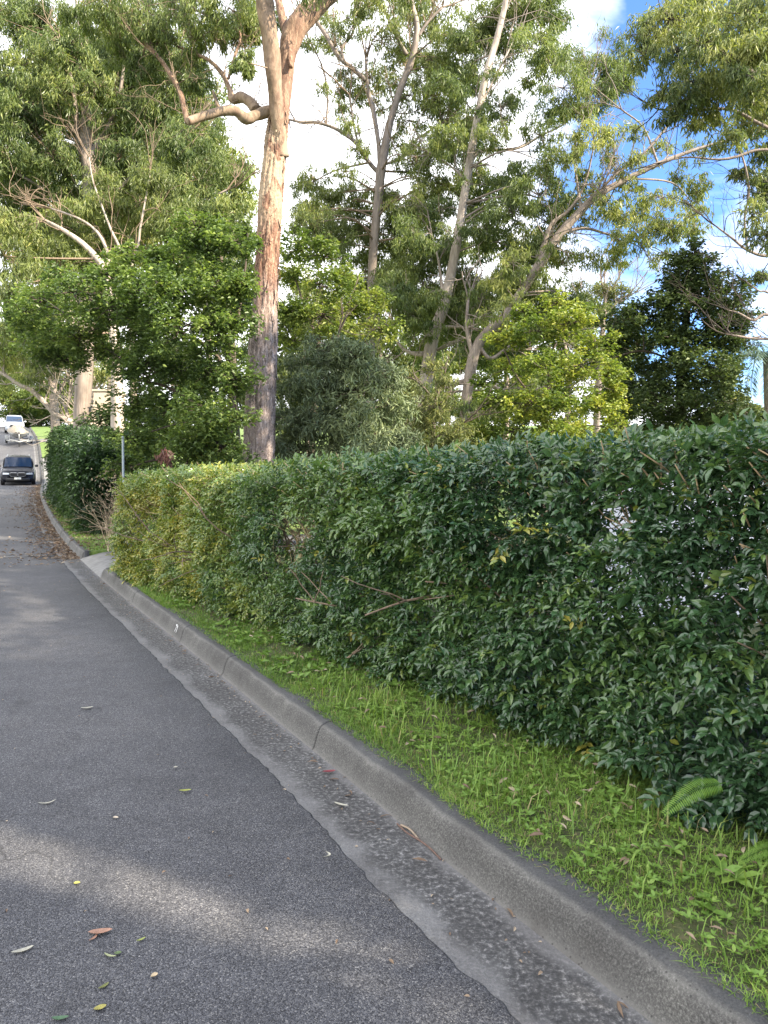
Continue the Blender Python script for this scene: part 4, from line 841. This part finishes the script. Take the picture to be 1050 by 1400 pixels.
tree('maple_tree', 'yellow green maple like tree in front of the leaning gum', 'tree', 20,
     [[(745, 640, 10), (745, 580, 9), (750, 530, 6), (755, 480, 4)], [(745, 570, 5), (780, 530, 4), (820, 500, 3)], [(746, 560, 5), (710, 520, 4), (690, 480, 3)]],
     [(690, 465, 26), (735, 455, 32), (775, 445, 32), (815, 470, 28), (700, 505, 32), (745, 500, 34), (790, 500, 36), (830, 515, 28), (680, 545, 30), (725, 550, 36), (770, 545, 36), (815, 555, 34), (845, 535, 16), (700, 590, 34), (750, 595, 38), (800, 590, 34), (840, 585, 22), (660, 590, 26), (760, 415, 22), (720, 425, 20), (800, 425, 18), (660, 520, 16)],
     M['lime'], M['darkbark'], hide=True, L=.1, W=.075, normal_up=True, cov=1.15, sub=14, spread=1.2, tb=(.15, .75), flat=.55)
tree('broadleaf_tree', 'light green leafy tree just right of the massive trunk', 'tree', 18.5,
     [[(425, 640, 9), (430, 560, 8), (435, 480, 6), (440, 400, 4)], [(434, 500, 4), (470, 430, 3), (490, 380, 2)], [(436, 470, 4), (410, 400, 3), (395, 350, 2)]],
     [(410, 335, 28), (445, 350, 30), (400, 380, 28), (435, 390, 34), (475, 380, 30), (395, 425, 28), (440, 430, 34), (480, 420, 30), (405, 465, 28), (510, 410, 24), (520, 450, 26), (390, 350, 18), (485, 455, 26)],
     M['bright'], M['darkbark'], hide=True, L=.1, W=.06, normal_up=True, cov=1.05, sub=13, spread=1.2, tb=(.2, .7), flat=.6)
tree('conifer', 'soft grey green conifer like shrub right of the massive trunk', 'conifer', 16,
     [[(455, 650, 10), (455, 580, 8), (458, 520, 5), (460, 470, 3)]],
     [(420, 490, 30), (455, 480, 32), (490, 490, 32), (525, 515, 30), (400, 530, 32), (440, 530, 36), (485, 535, 38), (530, 555, 32), (395, 575, 30), (435, 580, 38), (480, 585, 40), (525, 595, 36), (410, 620, 34), (460, 625, 38), (510, 630, 36), (555, 600, 22), (550, 630, 30), (385, 610, 20)],
     M['grey'], M['darkbark'], hide=True, L=.15, W=.03, hang=.5, cov=1.3, sub=16, spread=.8, tb=(.1, .6), flat=.7)
tree('shrub', 'pale yellow green feathery shrub between the conifer and the leaning gum', 'shrub', 19,
     [[(590, 640, 8), (592, 590, 6), (595, 550, 4)], [(592, 600, 4), (560, 560, 3)], [(592, 600, 4), (630, 580, 3)]],
     [(565, 545, 26), (600, 555, 26), (550, 585, 26), (585, 590, 32), (620, 590, 28), (645, 605, 26), (570, 625, 32), (620, 625, 32), (660, 625, 26), (555, 515, 18), (610, 520, 16), (590, 500, 14)],
     M['wattle'], M['darkbark'], hide=True, L=.13, W=.03, hang=.6, cov=1.1, sub=13, spread=.9, tb=(.15, .7))
tree('pine_tree', 'distant flat topped golden green tree in the gap left of the dark evergreen', 'tree', 46,
     [[(815, 600, 10), (820, 500, 8), (825, 440, 6), (828, 410, 4)], [(824, 450, 4), (800, 420, 3)], [(826, 430, 4), (850, 408, 3)]],
     [(815, 400, 17), (835, 393, 17), (855, 400, 14), (840, 412, 15), (800, 410, 14), (825, 425, 16), (790, 392, 14), (780, 415, 18), (805, 440, 18)],
     M['wattle'], M['greybark'], L=.3, W=.06, sub=12, cov=1.2, spread=1, flat=.5, hang=.2)
# trees far behind that close the gaps low down
BG = [(15, 535, 44, 34, 22, 'bright', 'sunlit bright green tree beside the white car', 96), (100, 535, 30, 34, 18, 'bright', 'sunlit light green tree beyond the lawn', 93),
      (55, 558, 50, 20, 20, 'broad', 'dark leafy shrubbery tree at the back of the lawn', 99), (205, 540, 70, 90, 18, 'dark', 'shadowy tree behind the rounded broad leaved tree', 24), (300, 500, 60, 130, 22, 'gumdark', 'dull green tree seen left of the massive trunk', 36),
      (150, 250, 170, 210, 52, 'gum', 'tall broad gum far behind the forked gum at left', 44), (180, 190, 90, 180, 32, 'gumdark', 'tall dark gum far behind the forked gum', 42), (285, 280, 60, 150, 22, 'gum', 'tall gum behind the massive trunk on its left', 40),
      (420, 500, 60, 130, 24, 'gumdark', 'dull green tree behind the light green one right of the massive trunk', 40), (520, 500, 70, 130, 26, 'gum', 'olive tree far behind the grey green conifer', 44), (610, 510, 64, 120, 24, 'bright', 'light green tree far behind the slender gum', 46),
      (690, 500, 64, 120, 24, 'gumdark', 'dull tree far behind the yellow green maple', 48), (775, 500, 64, 90, 20, 'gum', 'olive tree far behind the right side of the maple', 50), (850, 540, 50, 70, 14, 'gumdark', 'dull low tree far behind the dark evergreen on its left', 52),
      (1000, 560, 34, 34, 10, 'wattle', 'yellowish bush at the right foot of the dark evergreen', 30), (1048, 578, 22, 20, 7, 'dark', 'dark low bush beneath the palm', 28)]
for i, (x, y, rx, ry, n, m, lab, D) in enumerate(BG):
    rs = np.random.default_rng(100 + i); cl = []; rm = .36 * math.sqrt(rx * ry) if D < 80 else .42 * rx
    for k in range(n):
        a = rs.uniform(0, 6.28); q = rs.random() ** .55; cl.append((x + rx * q * math.cos(a), y + ry * q * math.sin(a), min(rm, 34) * rs.uniform(.75, 1.15)))
    big = ry > 24
    tree('background_tree' if big else 'bush', lab, 'tree' if big else 'bush', D, [[(x, y + ry * 1.1, min(9, rx * .14)), (x + 3, y + ry * .3, min(8, rx * .11)), (x - 2, y - ry * .3, min(5, rx * .06))]], cl, M[m], M['greybark'], L=.26 if D < 60 else .4, W=.085 if D < 60 else .2,
         sub=10, cov=1.2, spread=rx / F * D * .45, normal_up=(m not in ('gum', 'gumdark')), tb=(.2, .7), twigs=False)
# palm at the right edge
def palm():
    D = 27; c = P(1048, 490, D); B = np.array([c[0] + .3, D, T(D) + .1]); r = thing('palm_tree', B, 'blue green palm with drooping fronds at the right edge', 'palm')
    mb = MB(); tube(mb, spline([B - [0, 0, .2], (B + c) / 2, c], 6), np.linspace(.16, .12, 13), 10); mb.obj('trunk', M['greybark'], r, True, origin=B)
    for i in range(15):
        a = i / 15 * 6.28 + .2; h = np.array([math.cos(a), math.sin(a), 0]); L = rng.uniform(1.5, 2.1); e = rng.uniform(-.2, .9)
        p = spline([c, c + h * L * .45 + np.array([0, 0, .5 * e + .25]), c + h * L * .85 + np.array([0, 0, .2 * e - .5]), c + h * L * .95 + np.array([0, 0, -1.3 + .5 * e])], 8)
        mb = MB(); tube(mb, p, np.linspace(.025, .006, len(p)), 5, tint=.5); tg = nrm(np.gradient(p, axis=0)); sd = nrm(np.cross(tg, [0, 0, 1.]))
        ii = np.repeat(np.arange(2, len(p)), 3); off = np.tile([0, .33, .66], len(p) - 2)[:, None]; q = p[ii] - tg[ii] * off * .08
        for s in (-1, 1):
            d = sd[ii] * s + tg[ii] * .6; d[:, 2] -= .55; n = len(ii)
            leaf_diamond(mb, q, d + rng.normal(0, .08, d.shape), np.array([0, 0, 1.]) + rng.normal(0, .2, (n, 3)), rng.uniform(.35, .55, n), np.full(n, .035), rng.uniform(0, 1, n))
        mb.obj('frond', M['palm'], r, origin=B)
palm()
# unseen gums added off the right of the frame to shade hedge, road and trunk
SV = np.array(sv)
SUNNY = [((-2.6, 3.5, .03), (-.75, 2.68, .03), .2, 1.0), ((-.8, 2.68, .03), (.12, 2.32, .03), .15, .9), ((-.75, 3.2, .03), (.15, 2.7, .03), .08, .8), ((.0, 2.15, .03), (.6, 1.85, .03), .12, .8), ((.95, 2.22, .17), (1.35, 1.9, .17), .13, 1.0),
         ((-4.2, 11.0, 1.6), (-1.6, 7.3, 1.65), .42, .9), ((-3.5, 10.2, 1.1), (-2.2, 8.2, 1.2), .3, .8), ((-2.0, 9.2, .2), (-4.4, 12.2, .2), .4, .7), ((-2.5, 15, 1.9), (-2.45, 15, 2.2), .3, .9), ((.9, 3.3, .17), (.1, 4.6, .17), .05, .5)]
def sunlit(p):  # crown leaves cut away here so chosen streaks and patches stay sunlit
    k = np.zeros(len(p), bool)
    for a, b, r, pr in SUNNY:
        a = np.array(a); b = np.array(b); u = nrm(b - a); L_ = np.linalg.norm(b - a)
        q = p - SV * ((p[:, 2] - a[2]) / SV[2])[:, None] - a; t = np.clip(q @ u, 0, L_); d = np.linalg.norm(q - t[:, None] * u, axis=1)
        k |= (d < r) & (rng.random(len(p)) < pr)
    return k
def shade_tree(x, y, h, R, n, lab, m='gum', zlo=4.0, seed=1):
    global rng
    keep = rng; rng = np.random.default_rng(seed); B = np.array([x, y, float(T(y)) + .1]); r = thing('gum_tree', B, lab, 'tree')
    mb = MB(); top = B + np.array([.4, .2, h]); tube(mb, spline([B - [0, 0, .2], B + [.2, 0, h * .5], top], 6), np.linspace(.35, .08, 13), 10)
    lv = MB()
    for i in range(n):
        c = np.array([x, y, B[2]]) + ball(1, .5)[0] * np.array([R, R, (h - zlo) / 2]) + np.array([0, 0, (h + zlo) / 2]); rr = rng.uniform(.7, 1.2)
        s = B + (top - B) * rng.uniform(.35, .9); tube(mb, spline([s, (s + c) / 2 + [0, 0, .3], c], 4), np.linspace(.06, .015, 9), 5)
        k = 520; p = c + ball(k, .5) * rr * np.array([1, 1, .75]); p = p[~sunlit(p)]; k = len(p); d = rng.normal(0, .6, (k, 3)); d[:, 2] -= .8
        leaf_diamond(lv, p, d, rng.normal(0, 1, (k, 3)), np.full(k, .2), np.full(k, .055), rng.uniform(.1, .6, k))
    mb.obj('trunk', M['gumbark'], r, True, origin=B); lv.obj('crown', M[m], r, origin=B); rng = keep
shade_tree(9.5, -1.5, 10.5, 3.4, 80, 'unseen gum tree added right of the frame to shade the near hedge', zlo=3.2, seed=2)
shade_tree(13, 1.6, 13, 3.0, 62, 'taller unseen gum tree added for shade behind the near one', zlo=4.5, seed=3)
shade_tree(9.0, -6.2, 10, 3.0, 56, 'unseen gum tree added behind the viewer on the right to shade the near road', zlo=3, seed=4)
shade_tree(9.2, 9.0, 14.6, 1.9, 15, 'narrow unseen gum tree added right of the frame to shade the massive trunk', zlo=7.5, seed=5)
shade_tree(8.2, 4.4, 13, 2.4, 64, 'unseen gum tree added right of the frame to shade the middle of the road', zlo=6, seed=6)
# ------------------------------------------------------------------ walls and small things behind the hedge
mb = MB(); c = P(990, 760, 7.0); gz = float(T(7)) + .2
box(mb, (c[0], 7.0, gz + .72), (2.9, .16, 1.44), .12); 
gw = thing('garden_wall', (c[0], 7.0, gz), 'white painted garden wall glimpsed through the right part of the hedge', 'wall')
wm = simple('white_wall_paint', (.8, .8, .82), .7, var=.06, scale=4)
mb.obj('wall', wm, gw, origin=(c[0], 7.0, gz)); mb = MB(); box(mb, (c[0], 7.0, gz + 1.463), (2.96, .22, .04), .12); mb.obj('coping', wm, gw, origin=(c[0], 7.0, gz))
cm = simple('cream_render', (.5, .41, .31), .85, var=.1, scale=3)
D = 30; x0 = P(129, 600, D)[0]; x1 = P(153, 600, D)[0]; gz = float(T(D)) + .1; zt = P(140, 535, D)[2]
rw = thing('rendered_wall', ((x0 + x1) / 2, D, gz), 'tall cream rendered wall end beside the pale gum beyond the dark hedge', 'wall')
mb = MB(); box(mb, ((x0 + x1) / 2, D + .8, (gz + zt) / 2 - .1), (x1 - x0, 1.6, zt - gz + .2), bev=.01); mb.obj('wall', cm, rw, origin=((x0 + x1) / 2, D, gz))
mb = MB(); box(mb, ((x0 + x1) / 2, D + .8, zt + .04), (x1 - x0 + .1, 1.7, .08), bev=.01); mb.obj('coping', cm, rw, origin=((x0 + x1) / 2, D, gz))
p0 = P(168, 660, 12.2); p1 = P(168, 599, 12.2); B = np.array([p0[0], 12.2, T(12.2) + .16])
po = thing('metal_post', B, 'thin pale grey metal post standing behind the far end of the hedge', 'post')
mb = MB(); tube(mb, [B - [0, 0, .2], (B + p1) / 2, p1], .02, 10); gm = simple('galvanised_steel', (.22, .25, .25), .5, .4, var=.1); mb.obj('pole', gm, po, True, origin=B)
mb = MB(); tube(mb, [p1, p1 + [0, 0, .03]], [.026, .02], 10); mb.obj('cap', gm, po, True, origin=B)
B = P(222, 640, 10.6); B[2] = T(10.6) + .17; tp = P(228, 622, 10.6)
dp = thing('dead_plant', B, 'dead reddish brown drooping plant poking above the far hedge top', 'plant')
mb = MB(); tube(mb, spline([B, (B + tp) / 2 + [.03, 0, 0], tp, tp + [-.05, 0, .04], tp + [-.12, 0, -.02]], 6), np.linspace(.014, .006, 25), 6); mb.obj('stem', simple('red_brown_stem', (.22, .08, .05), .8, var=.3, scale=20), dp, True, origin=B)
lv = MB(); n = 45; q = tp + rng.normal(0, 1, (n, 3)) * [.06, .06, .05] + np.array([-.04, 0, 0]); dd = rng.normal(0, .5, (n, 3)); dd[:, 2] -= 1
leaf_diamond(lv, q, dd, rng.normal(0, 1, (n, 3)), np.full(n, .1), np.full(n, .04), rng.uniform(0, 1, n))
q = tp + np.stack([rng.normal(.02, .02, 40), rng.normal(0, .03, 40), rng.uniform(-.35, 0, 40)], 1); leaf_diamond(lv, q, np.array([0, 0, -1.]) + rng.normal(0, .3, (40, 3)), rng.normal(0, 1, (40, 3)), np.full(40, .1), np.full(40, .035), rng.uniform(0, .5, 40))
lv.obj('dead_leaf', leaf_mat('red_dead_leaf', [(0, (.08, .03, .02)), (.5, (.18, .08, .055)), (1, (.34, .22, .16))], .7, .1, (1, .8, .6)), dp, origin=B)
# ------------------------------------------------------------------ vehicles
tyre = simple('tyre_rubber', (.02, .02, .02), .8); rimm = simple('alloy_rim', (.4, .4, .42), .3, .8)
glass = simple('car_glass', (.012, .03, .07), .06, 0, .55); plate = simple('plate_white', (.75, .75, .7), .5)
lampm = simple('headlamp_lens', (.55, .58, .62), .12, .3, .8); blackp = simple('black_plastic', (.015, .015, .016), .5); chrome = simple('chrome_trim', (.6, .6, .6), .2, 1)
def paint(name, col):
    m, nt, b = mat(name); b.inputs['Base Color'].default_value = (*col, 1); b.inputs['Roughness'].default_value = .25; b.inputs['Specular IOR Level'].default_value = .12; b.inputs['Coat Roughness'].default_value = .04; return m
def car(name, label, px, py, D, body, Wd=1.9, H=1.72, Ln=4.7, suv=True, mirrorm=None, yaw=0):
    s = sY(D); t = nrm(K(s + 1)[0] - K(s - 1)[0]); base = P(px, py, D); base[2] = float(T(D)) + .03
    r = thing(name, base, label, 'car')
    yawz = math.atan2(t[1], t[0]) + math.pi / 2 + yaw                       # local +y looks down the street, local -y is the nose
    pitch = math.atan2(t[2], math.hypot(t[0], t[1])); r.rotation_mode = 'XYZ'; r.rotation_euler = (pitch * 1.0, 0, yawz - math.pi)
    h = Wd / 2; zb = .62 * H if suv else .58 * H; hood = .6 * H if suv else .56 * H
    # body loft: y, half width, low z, side z, deck z
    st = [(-Ln / 2, h * .74, .34, .5, .62), (-Ln / 2 + .07, h * .88, .24, .62, hood * .84), (-Ln / 2 + .32, h * .965, .22, hood * .84, hood * .93), (-Ln / 2 + .9, h, .22, hood * .93, hood * .99), (-Ln / 2 + 1.45, h, .22, zb, zb + .03), (0.3, h, .22, zb + .02, zb + .06), (Ln / 2 - .9, h, .22, zb + .03, zb + .06), (Ln / 2 - .25, h * .96, .28, zb, zb + .04), (Ln / 2, h * .84, .4, zb - .1, zb)]
    V = []
    for y, w, z0, z1, z2 in st:
        half = [(w * .86, z0), (w * .98, z0 + .1), (w, (z0 + z1) / 2), (w * .985, z1 - .05), (w * .93, z1 + .0), (w * .6, z2), (0, z2 + .015)]
        V.append([(x, y, z) for x, z in half] + [(-x, y, z) for x, z in half[-2::-1]])
    k = len(V[0]); mb = MB(); mb.add(np.array(V).reshape(-1, 3), [grid_faces(len(st), k, True), np.arange(k)[None], (np.arange(k) + (len(st) - 1) * k)[None, ::-1]])
    mb.obj('body', body, r, True)
    # cabin
    cs = [(-Ln / 2 + 1.32, zb - .02, .9, zb), (-Ln / 2 + 2.05, H - .05, .8, zb), (-Ln / 2 + 2.5, H, .78, zb), (Ln / 2 - 1.1, H - .01, .77, zb), (Ln / 2 - .55, H - .1, .76, zb), (Ln / 2 - .15, zb + .05, .86, zb)]
    V = []
    for y, zt, wt, z0 in cs:
        a = h * .93; b_ = h * wt
        half = [(a, z0 - .02), (b_ + (a - b_) * .12, zt - .12 if zt > zb + .2 else zt - .02), (b_ * .93, zt - .03), (b_ * .5, zt), (0, zt + .01)]
        V.append([(x, y, z) for x, z in half] + [(-x, y, z) for x, z in half[-2::-1]])
    k = len(V[0]); mb = MB(); mb.add(np.array(V).reshape(-1, 3), [grid_faces(len(cs), k, True), np.arange(k)[None], (np.arange(k) + (len(cs) - 1) * k)[None, ::-1]])
    mb.obj('roof', body, r, True)
    y0, y1 = -Ln / 2 + 1.34, -Ln / 2 + 2.02; mb = MB(); e = .016
    V = []
    for f in np.linspace(.05, .93, 5):
        yy = y0 + (y1 - y0) * f; zz = zb + (H - .05 - zb) * f; ww = h * (.9 + (.8 - .9) * f) * .93
        V.append([(ww * q, yy - e, zz + e + .012 * (1 - q * q)) for q in np.linspace(-1, 1, 7)])
    mb.add(np.array(V).reshape(-1, 3), grid_faces(5, 7)); mb.obj('windscreen', glass, r, True)
    for sx in (-1, 1):
        mb = MB(); q = [(sx * (h * .925 + .012), y1 - .42, zb + .05), (sx * (h * .925 + .012), Ln / 2 - .6, zb + .06), (sx * (h * .81 + .02), Ln / 2 - .85, H - .16), (sx * (h * .83 + .02), y1 + .1, H - .15)]
        mb.add(np.array(q), np.array([[0, 1, 2, 3]])); mb.obj('side_window', glass, r)
        for yy in (-Ln / 2 + .9, Ln / 2 - .85):
            mb = MB(); R = .36 if suv else .32
            prof = [(.62 * R, -.1), (.93 * R, -.115), (R, -.08), (R, .08), (.93 * R, .115), (.62 * R, .1)]; a = np.arange(24) / 24 * 6.283
            V = np.array([[(x, R_ * np.cos(q), R_ * np.sin(q)) for q in a] for R_, x in prof]).reshape(-1, 3) + np.array([sx * (h - .09), yy, R])
            mb.add(V, grid_faces(6, 24, True)); w = mb.obj('wheel', tyre, r, True)
            mb = MB(); a = np.arange(24) / 24 * 6.283; V = np.array([[(x, R_ * np.cos(q), R_ * np.sin(q)) for q in a] for R_, x in [(.64 * R, sx * .09), (.55 * R, sx * .06), (.12 * R, sx * .08)]]).reshape(-1, 3) + np.array([sx * (h - .09), yy, R])
            mb.add(V, [grid_faces(3, 24, True), (np.arange(24) + 48)[None]]); mb.obj('rim', rimm, w)
        mb = MB(); box(mb, (sx * (h + .1), y0 + .18, zb + .1), (.2, .09, .15), bev=.03); mb.obj('mirror', mirrorm or body, r, True)
        mb = MB(); yh = -Ln / 2 + .1
        V = [(sx * h * .5, yh - .1, hood * .80), (sx * h * .86, yh + .02, hood * .81), (sx * h * .87, yh + .0, hood * .70), (sx * h * .5, yh - .11, hood * .71)]
        V = np.array(V); V = np.vstack([V, V + [0, .14, 0]]); mb.add(V, np.array([[0, 1, 2, 3], [4, 7, 6, 5], [0, 4, 5, 1], [1, 5, 6, 2], [2, 6, 7, 3], [3, 7, 4, 0]])); mb.obj('headlight', lampm, r)
        mb = MB(); c = (sx * .22, -Ln / 2 - .02, hood * .70)
        box(mb, c, (.4, .06, .22), bev=.02); g = mb.obj('grille', blackp, r)
        mb = MB(); w_, hh = .2, .115; tube(mb, np.array([(c[0] + a, c[1] - .035, c[2] + b_) for a, b_ in [(-w_, -hh * .6), (-w_, hh * .8), (-w_ * .8, hh), (w_ * .8, hh), (w_, hh * .8), (w_, -hh * .6), (w_ * .7, -hh), (-w_ * .7, -hh), (-w_, -hh * .6)]]), .018, 6); mb.obj('grille_frame', chrome, g)
    mb = MB(); box(mb, (0, -Ln / 2 + .1, .42), (h * 1.4, .34, .24), bev=.04); mb.obj('bumper', blackp if body.name.startswith('black') else body, r, True)
    mb = MB(); box(mb, (0, -Ln / 2 - .085, .5), (.38, .02, .12)); mb.obj('number_plate', plate, r)
    for sx in (-1, 1):
        mb = MB(); tube(mb, [(sx * h * .66, -Ln / 2 + 2.3, H + .03), (sx * h * .66, .5, H + .05), (sx * h * .66, Ln / 2 - .8, H + .02)], .018, 6); mb.obj('roof_rail', chrome, r, True)
    return r
car('parked_car', 'black suv parked facing the camera beside the dark hedge', 26, 660, 48, paint('black_paint', (.012, .013, .018)), 1.92, 1.72, 4.6, mirrorm=blackp)
car('parked_car', 'white car parked beyond the covered boat at the top of the street', 20, 590, 79, paint('white_paint', (.42, .44, .47)), 1.85, 1.8, 4.6)
# covered boat on its trailer
def boat():
    D = 66; s = sY(D); t = nrm(K(s + 1)[0] - K(s - 1)[0]); base = P(26, 600, D); base[2] = float(T(D)) + .03
    rz = math.atan2(t[1], t[0]) - math.pi / 2; pt = math.atan2(t[2], math.hypot(t[0], t[1]))
    r = thing('boat_trailer', base, 'silver boat trailer with long drawbar parked in front of the white car', 'trailer'); r.rotation_euler = (pt, 0, rz)
    gal = simple('trailer_steel', (.32, .32, .31), .45, .3, var=.15)
    mb = MB(); Wt = .95
    for sx in (-1, 1):
        tube(mb, [(sx * .75, 2.2, .48), (sx * .75, -1.2, .48), (0, -2.9, .46)], .05, 6); tube(mb, [(sx * .9, .5, .36), (sx * .3, .5, .36)], .04, 6)
    for y in (-1.2, .5, 2.1): tube(mb, [(-.78, y, .47), (.78, y, .47)], .04, 6)
    tube(mb, [(-1.0, -1.35, .42), (-.5, -1.5, .36), (0, -1.55, .35), (.5, -1.5, .36), (1.0, -1.35, .42)], .045, 6)
    mb.obj('frame', gal, r, True)
    mb = MB(); tube(mb, [(0, -2.0, .48), (0, -2.02, 1.0), (0, -1.9, 1.08)], .045, 6); mb.obj('winch_post', gal, r, True)
    mb = MB(); tube(mb, [(0, -2.75, .46), (0, -2.75, .12)], .035, 8); tube(mb, [(0, -2.75, .14), (0, -2.72, .06)], .07, 8); mb.obj('jockey_wheel', tyre, r, True)
    for sx in (-1, 1):
        a = np.arange(20) / 20 * 6.283; prof = [(.16, -.08), (.28, -.09), (.3, -.06), (.3, .06), (.28, .09), (.16, .08)]
        V = np.array([[(x, R_ * np.cos(q), R_ * np.sin(q)) for q in a] for R_, x in prof]).reshape(-1, 3) + np.array([sx * 1.0, .5, .3]); mb = MB(); mb.add(V, [grid_faces(6, 20, True), np.arange(20)[None], (np.arange(20) + 100)[None]]); mb.obj('wheel', tyre, r, True)
        an = np.linspace(.1, 3.04, 12); V = np.array([[(sx * 1.0 + x, .5 + .37 * math.cos(q), .3 + .37 * math.sin(q)) for q in an] for x in (-.13, .13)]); V2 = V * 1.0; V2[:, :, 2] += .02
        mb = MB(); mb.add(np.vstack([V.reshape(-1, 3), V2.reshape(-1, 3)]), [grid_faces(2, 12), grid_faces(2, 12)[:, ::-1] + 24]); mb.obj('mudguard', simple('white_mudguard', (.42, .42, .4), .5), r, True)
    b = thing('boat', base, 'small boat under a beige cover resting on the trailer', 'boat'); b.rotation_euler = (pt, 0, rz)
    st = [(-2.0, .05, .95, 1.1), (-1.6, .38, .72, 1.12), (-1.0, .66, .58, 1.13), (0, .88, .54, 1.12), (1.2, .92, .54, 1.1), (2.3, .9, .56, 1.08)]
    V = [[(0, y, zk), (w * .55, y, zk + .1), (w * .9, y, zk + .3), (w, y, zt), (-w, y, zt), (-w * .9, y, zk + .3), (-w * .55, y, zk + .1)] for y, w, zk, zt in st]
    mb = MB(); mb.add(np.array(V).reshape(-1, 3), [grid_faces(len(st), 7, True), np.arange(7)[None], (np.arange(7) + 35)[None, ::-1]]); mb.obj('hull', simple('grey_hull', (.3, .3, .3), .4, .3, var=.1), b, True)
    V = [[(-w * 1.05, y, zt - .06), (-w * .95, y, zt + .06), (-w * .4, y, zt + hh * (.75 + .25 * vn(y * 2, 1, 4))), (0, y, zt + hh), (w * .5, y, zt + hh * .7), (w * .95, y, zt + .05), (w * 1.05, y, zt - .06)] for (y, w, zk, zt), hh in zip(st, (.06, .22, .42, .6, .5, .3))]
    mb = MB(); mb.add(np.array(V).reshape(-1, 3), [grid_faces(len(st), 7), np.arange(7)[None], (np.arange(7) + 35)[None, ::-1]]); mb.obj('cover', simple('beige_canvas', (.27, .235, .19), .85, var=.2, scale=4), b, True)
boat()
# ------------------------------------------------------------------ light, sky, camera
L = bpy.data.lights.new('sun', 'SUN'); L.energy = 5.0; L.angle = math.radians(.53); L.color = (1, .89, .71)
so = bpy.data.objects.new('sun', L); COL.objects.link(so); so.rotation_euler = sv.to_track_quat('Z', 'Y').to_euler()
w = bpy.data.worlds.new('World'); scene.world = w; w.use_nodes = True; nt = w.node_tree; bg = nt.nodes['Background']
sky = nt.nodes.new('ShaderNodeTexSky'); sky.sky_type = 'NISHITA'; sky.sun_disc = False; sky.sun_elevation = EL; sky.sun_rotation = AZ; sky.air_density = 1.0; sky.dust_density = .6; sky.ozone_density = 1.5
tc = nt.nodes.new('ShaderNodeTexCoord'); sep = nt.nodes.new('ShaderNodeSeparateXYZ'); nt.links.new(tc.outputs['Generated'], sep.inputs[0])
mp = nt.nodes.new('ShaderNodeMapping'); mp.inputs['Scale'].default_value = (1, 1, 1.8); mp.inputs['Location'].default_value = (.35, .2, .1); nt.links.new(tc.outputs['Generated'], mp.inputs[0])
nz = noise(nt, mp.outputs[0], 2.2, 7, .56, .3)
# heavier cloud towards the street and left, clearer sky towards the right
mr = N(nt, 'ShaderNodeMapRange'); nt.links.new(sep.outputs[0], mr.inputs[0]); mr.inputs[1].default_value = .08; mr.inputs[2].default_value = .29; mr.inputs[3].default_value = .34; mr.inputs[4].default_value = -.06
ad = N(nt, 'ShaderNodeMath', operation='ADD'); nt.links.new(nz, ad.inputs[0]); nt.links.new(mr.outputs[0], ad.inputs[1])
mz = N(nt, 'ShaderNodeMapRange'); nt.links.new(sep.outputs[2], mz.inputs[0]); mz.inputs[1].default_value = .26; mz.inputs[2].default_value = .34; mz.inputs[3].default_value = .09; mz.inputs[4].default_value = 0
a2 = N(nt, 'ShaderNodeMath', operation='ADD'); nt.links.new(ad.outputs[0], a2.inputs[0]); nt.links.new(mz.outputs[0], a2.inputs[1]); ad = a2
cf = ramp(nt, [(.46, (0,) * 3), (.62, (1,) * 3)], ad.outputs[0])
cs = noise(nt, mp.outputs[0], 3.5, 4, .5)
cc = ramp(nt, [(.3, (6.2, 6.4, 6.9)), (.65, (9, 9, 9.2))], cs)
bl = mixc(nt, 1.0, sky.outputs[0], (.6, .82, 1.2), 'MULTIPLY')
nt.links.new(mixc(nt, cf.outputs[0], bl, cc.outputs[0]), bg.inputs[0]); bg.inputs[1].default_value = .11
cam = bpy.data.cameras.new('camera'); co = bpy.data.objects.new('camera', cam); COL.objects.link(co)
co.location = CAM; co.rotation_euler = (math.pi / 2 - PITCH, 0, 0)
cam.sensor_fit = 'VERTICAL'; cam.sensor_height = 24; cam.lens = 24 * F / 1400; cam.clip_start = .05; cam.clip_end = 3000
scene.camera = co
scene.view_settings.view_transform = 'Standard'; scene.view_settings.look = 'None'; scene.view_settings.exposure = 1.72; scene.view_settings.gamma = 1
cy = scene.cycles; cy.max_bounces = 6; cy.diffuse_bounces = 3; cy.glossy_bounces = 2; cy.transmission_bounces = 3; cy.transparent_max_bounces = 4; cy.sample_clamp_indirect = 6
cy.use_adaptive_sampling = True; cy.use_denoising = True
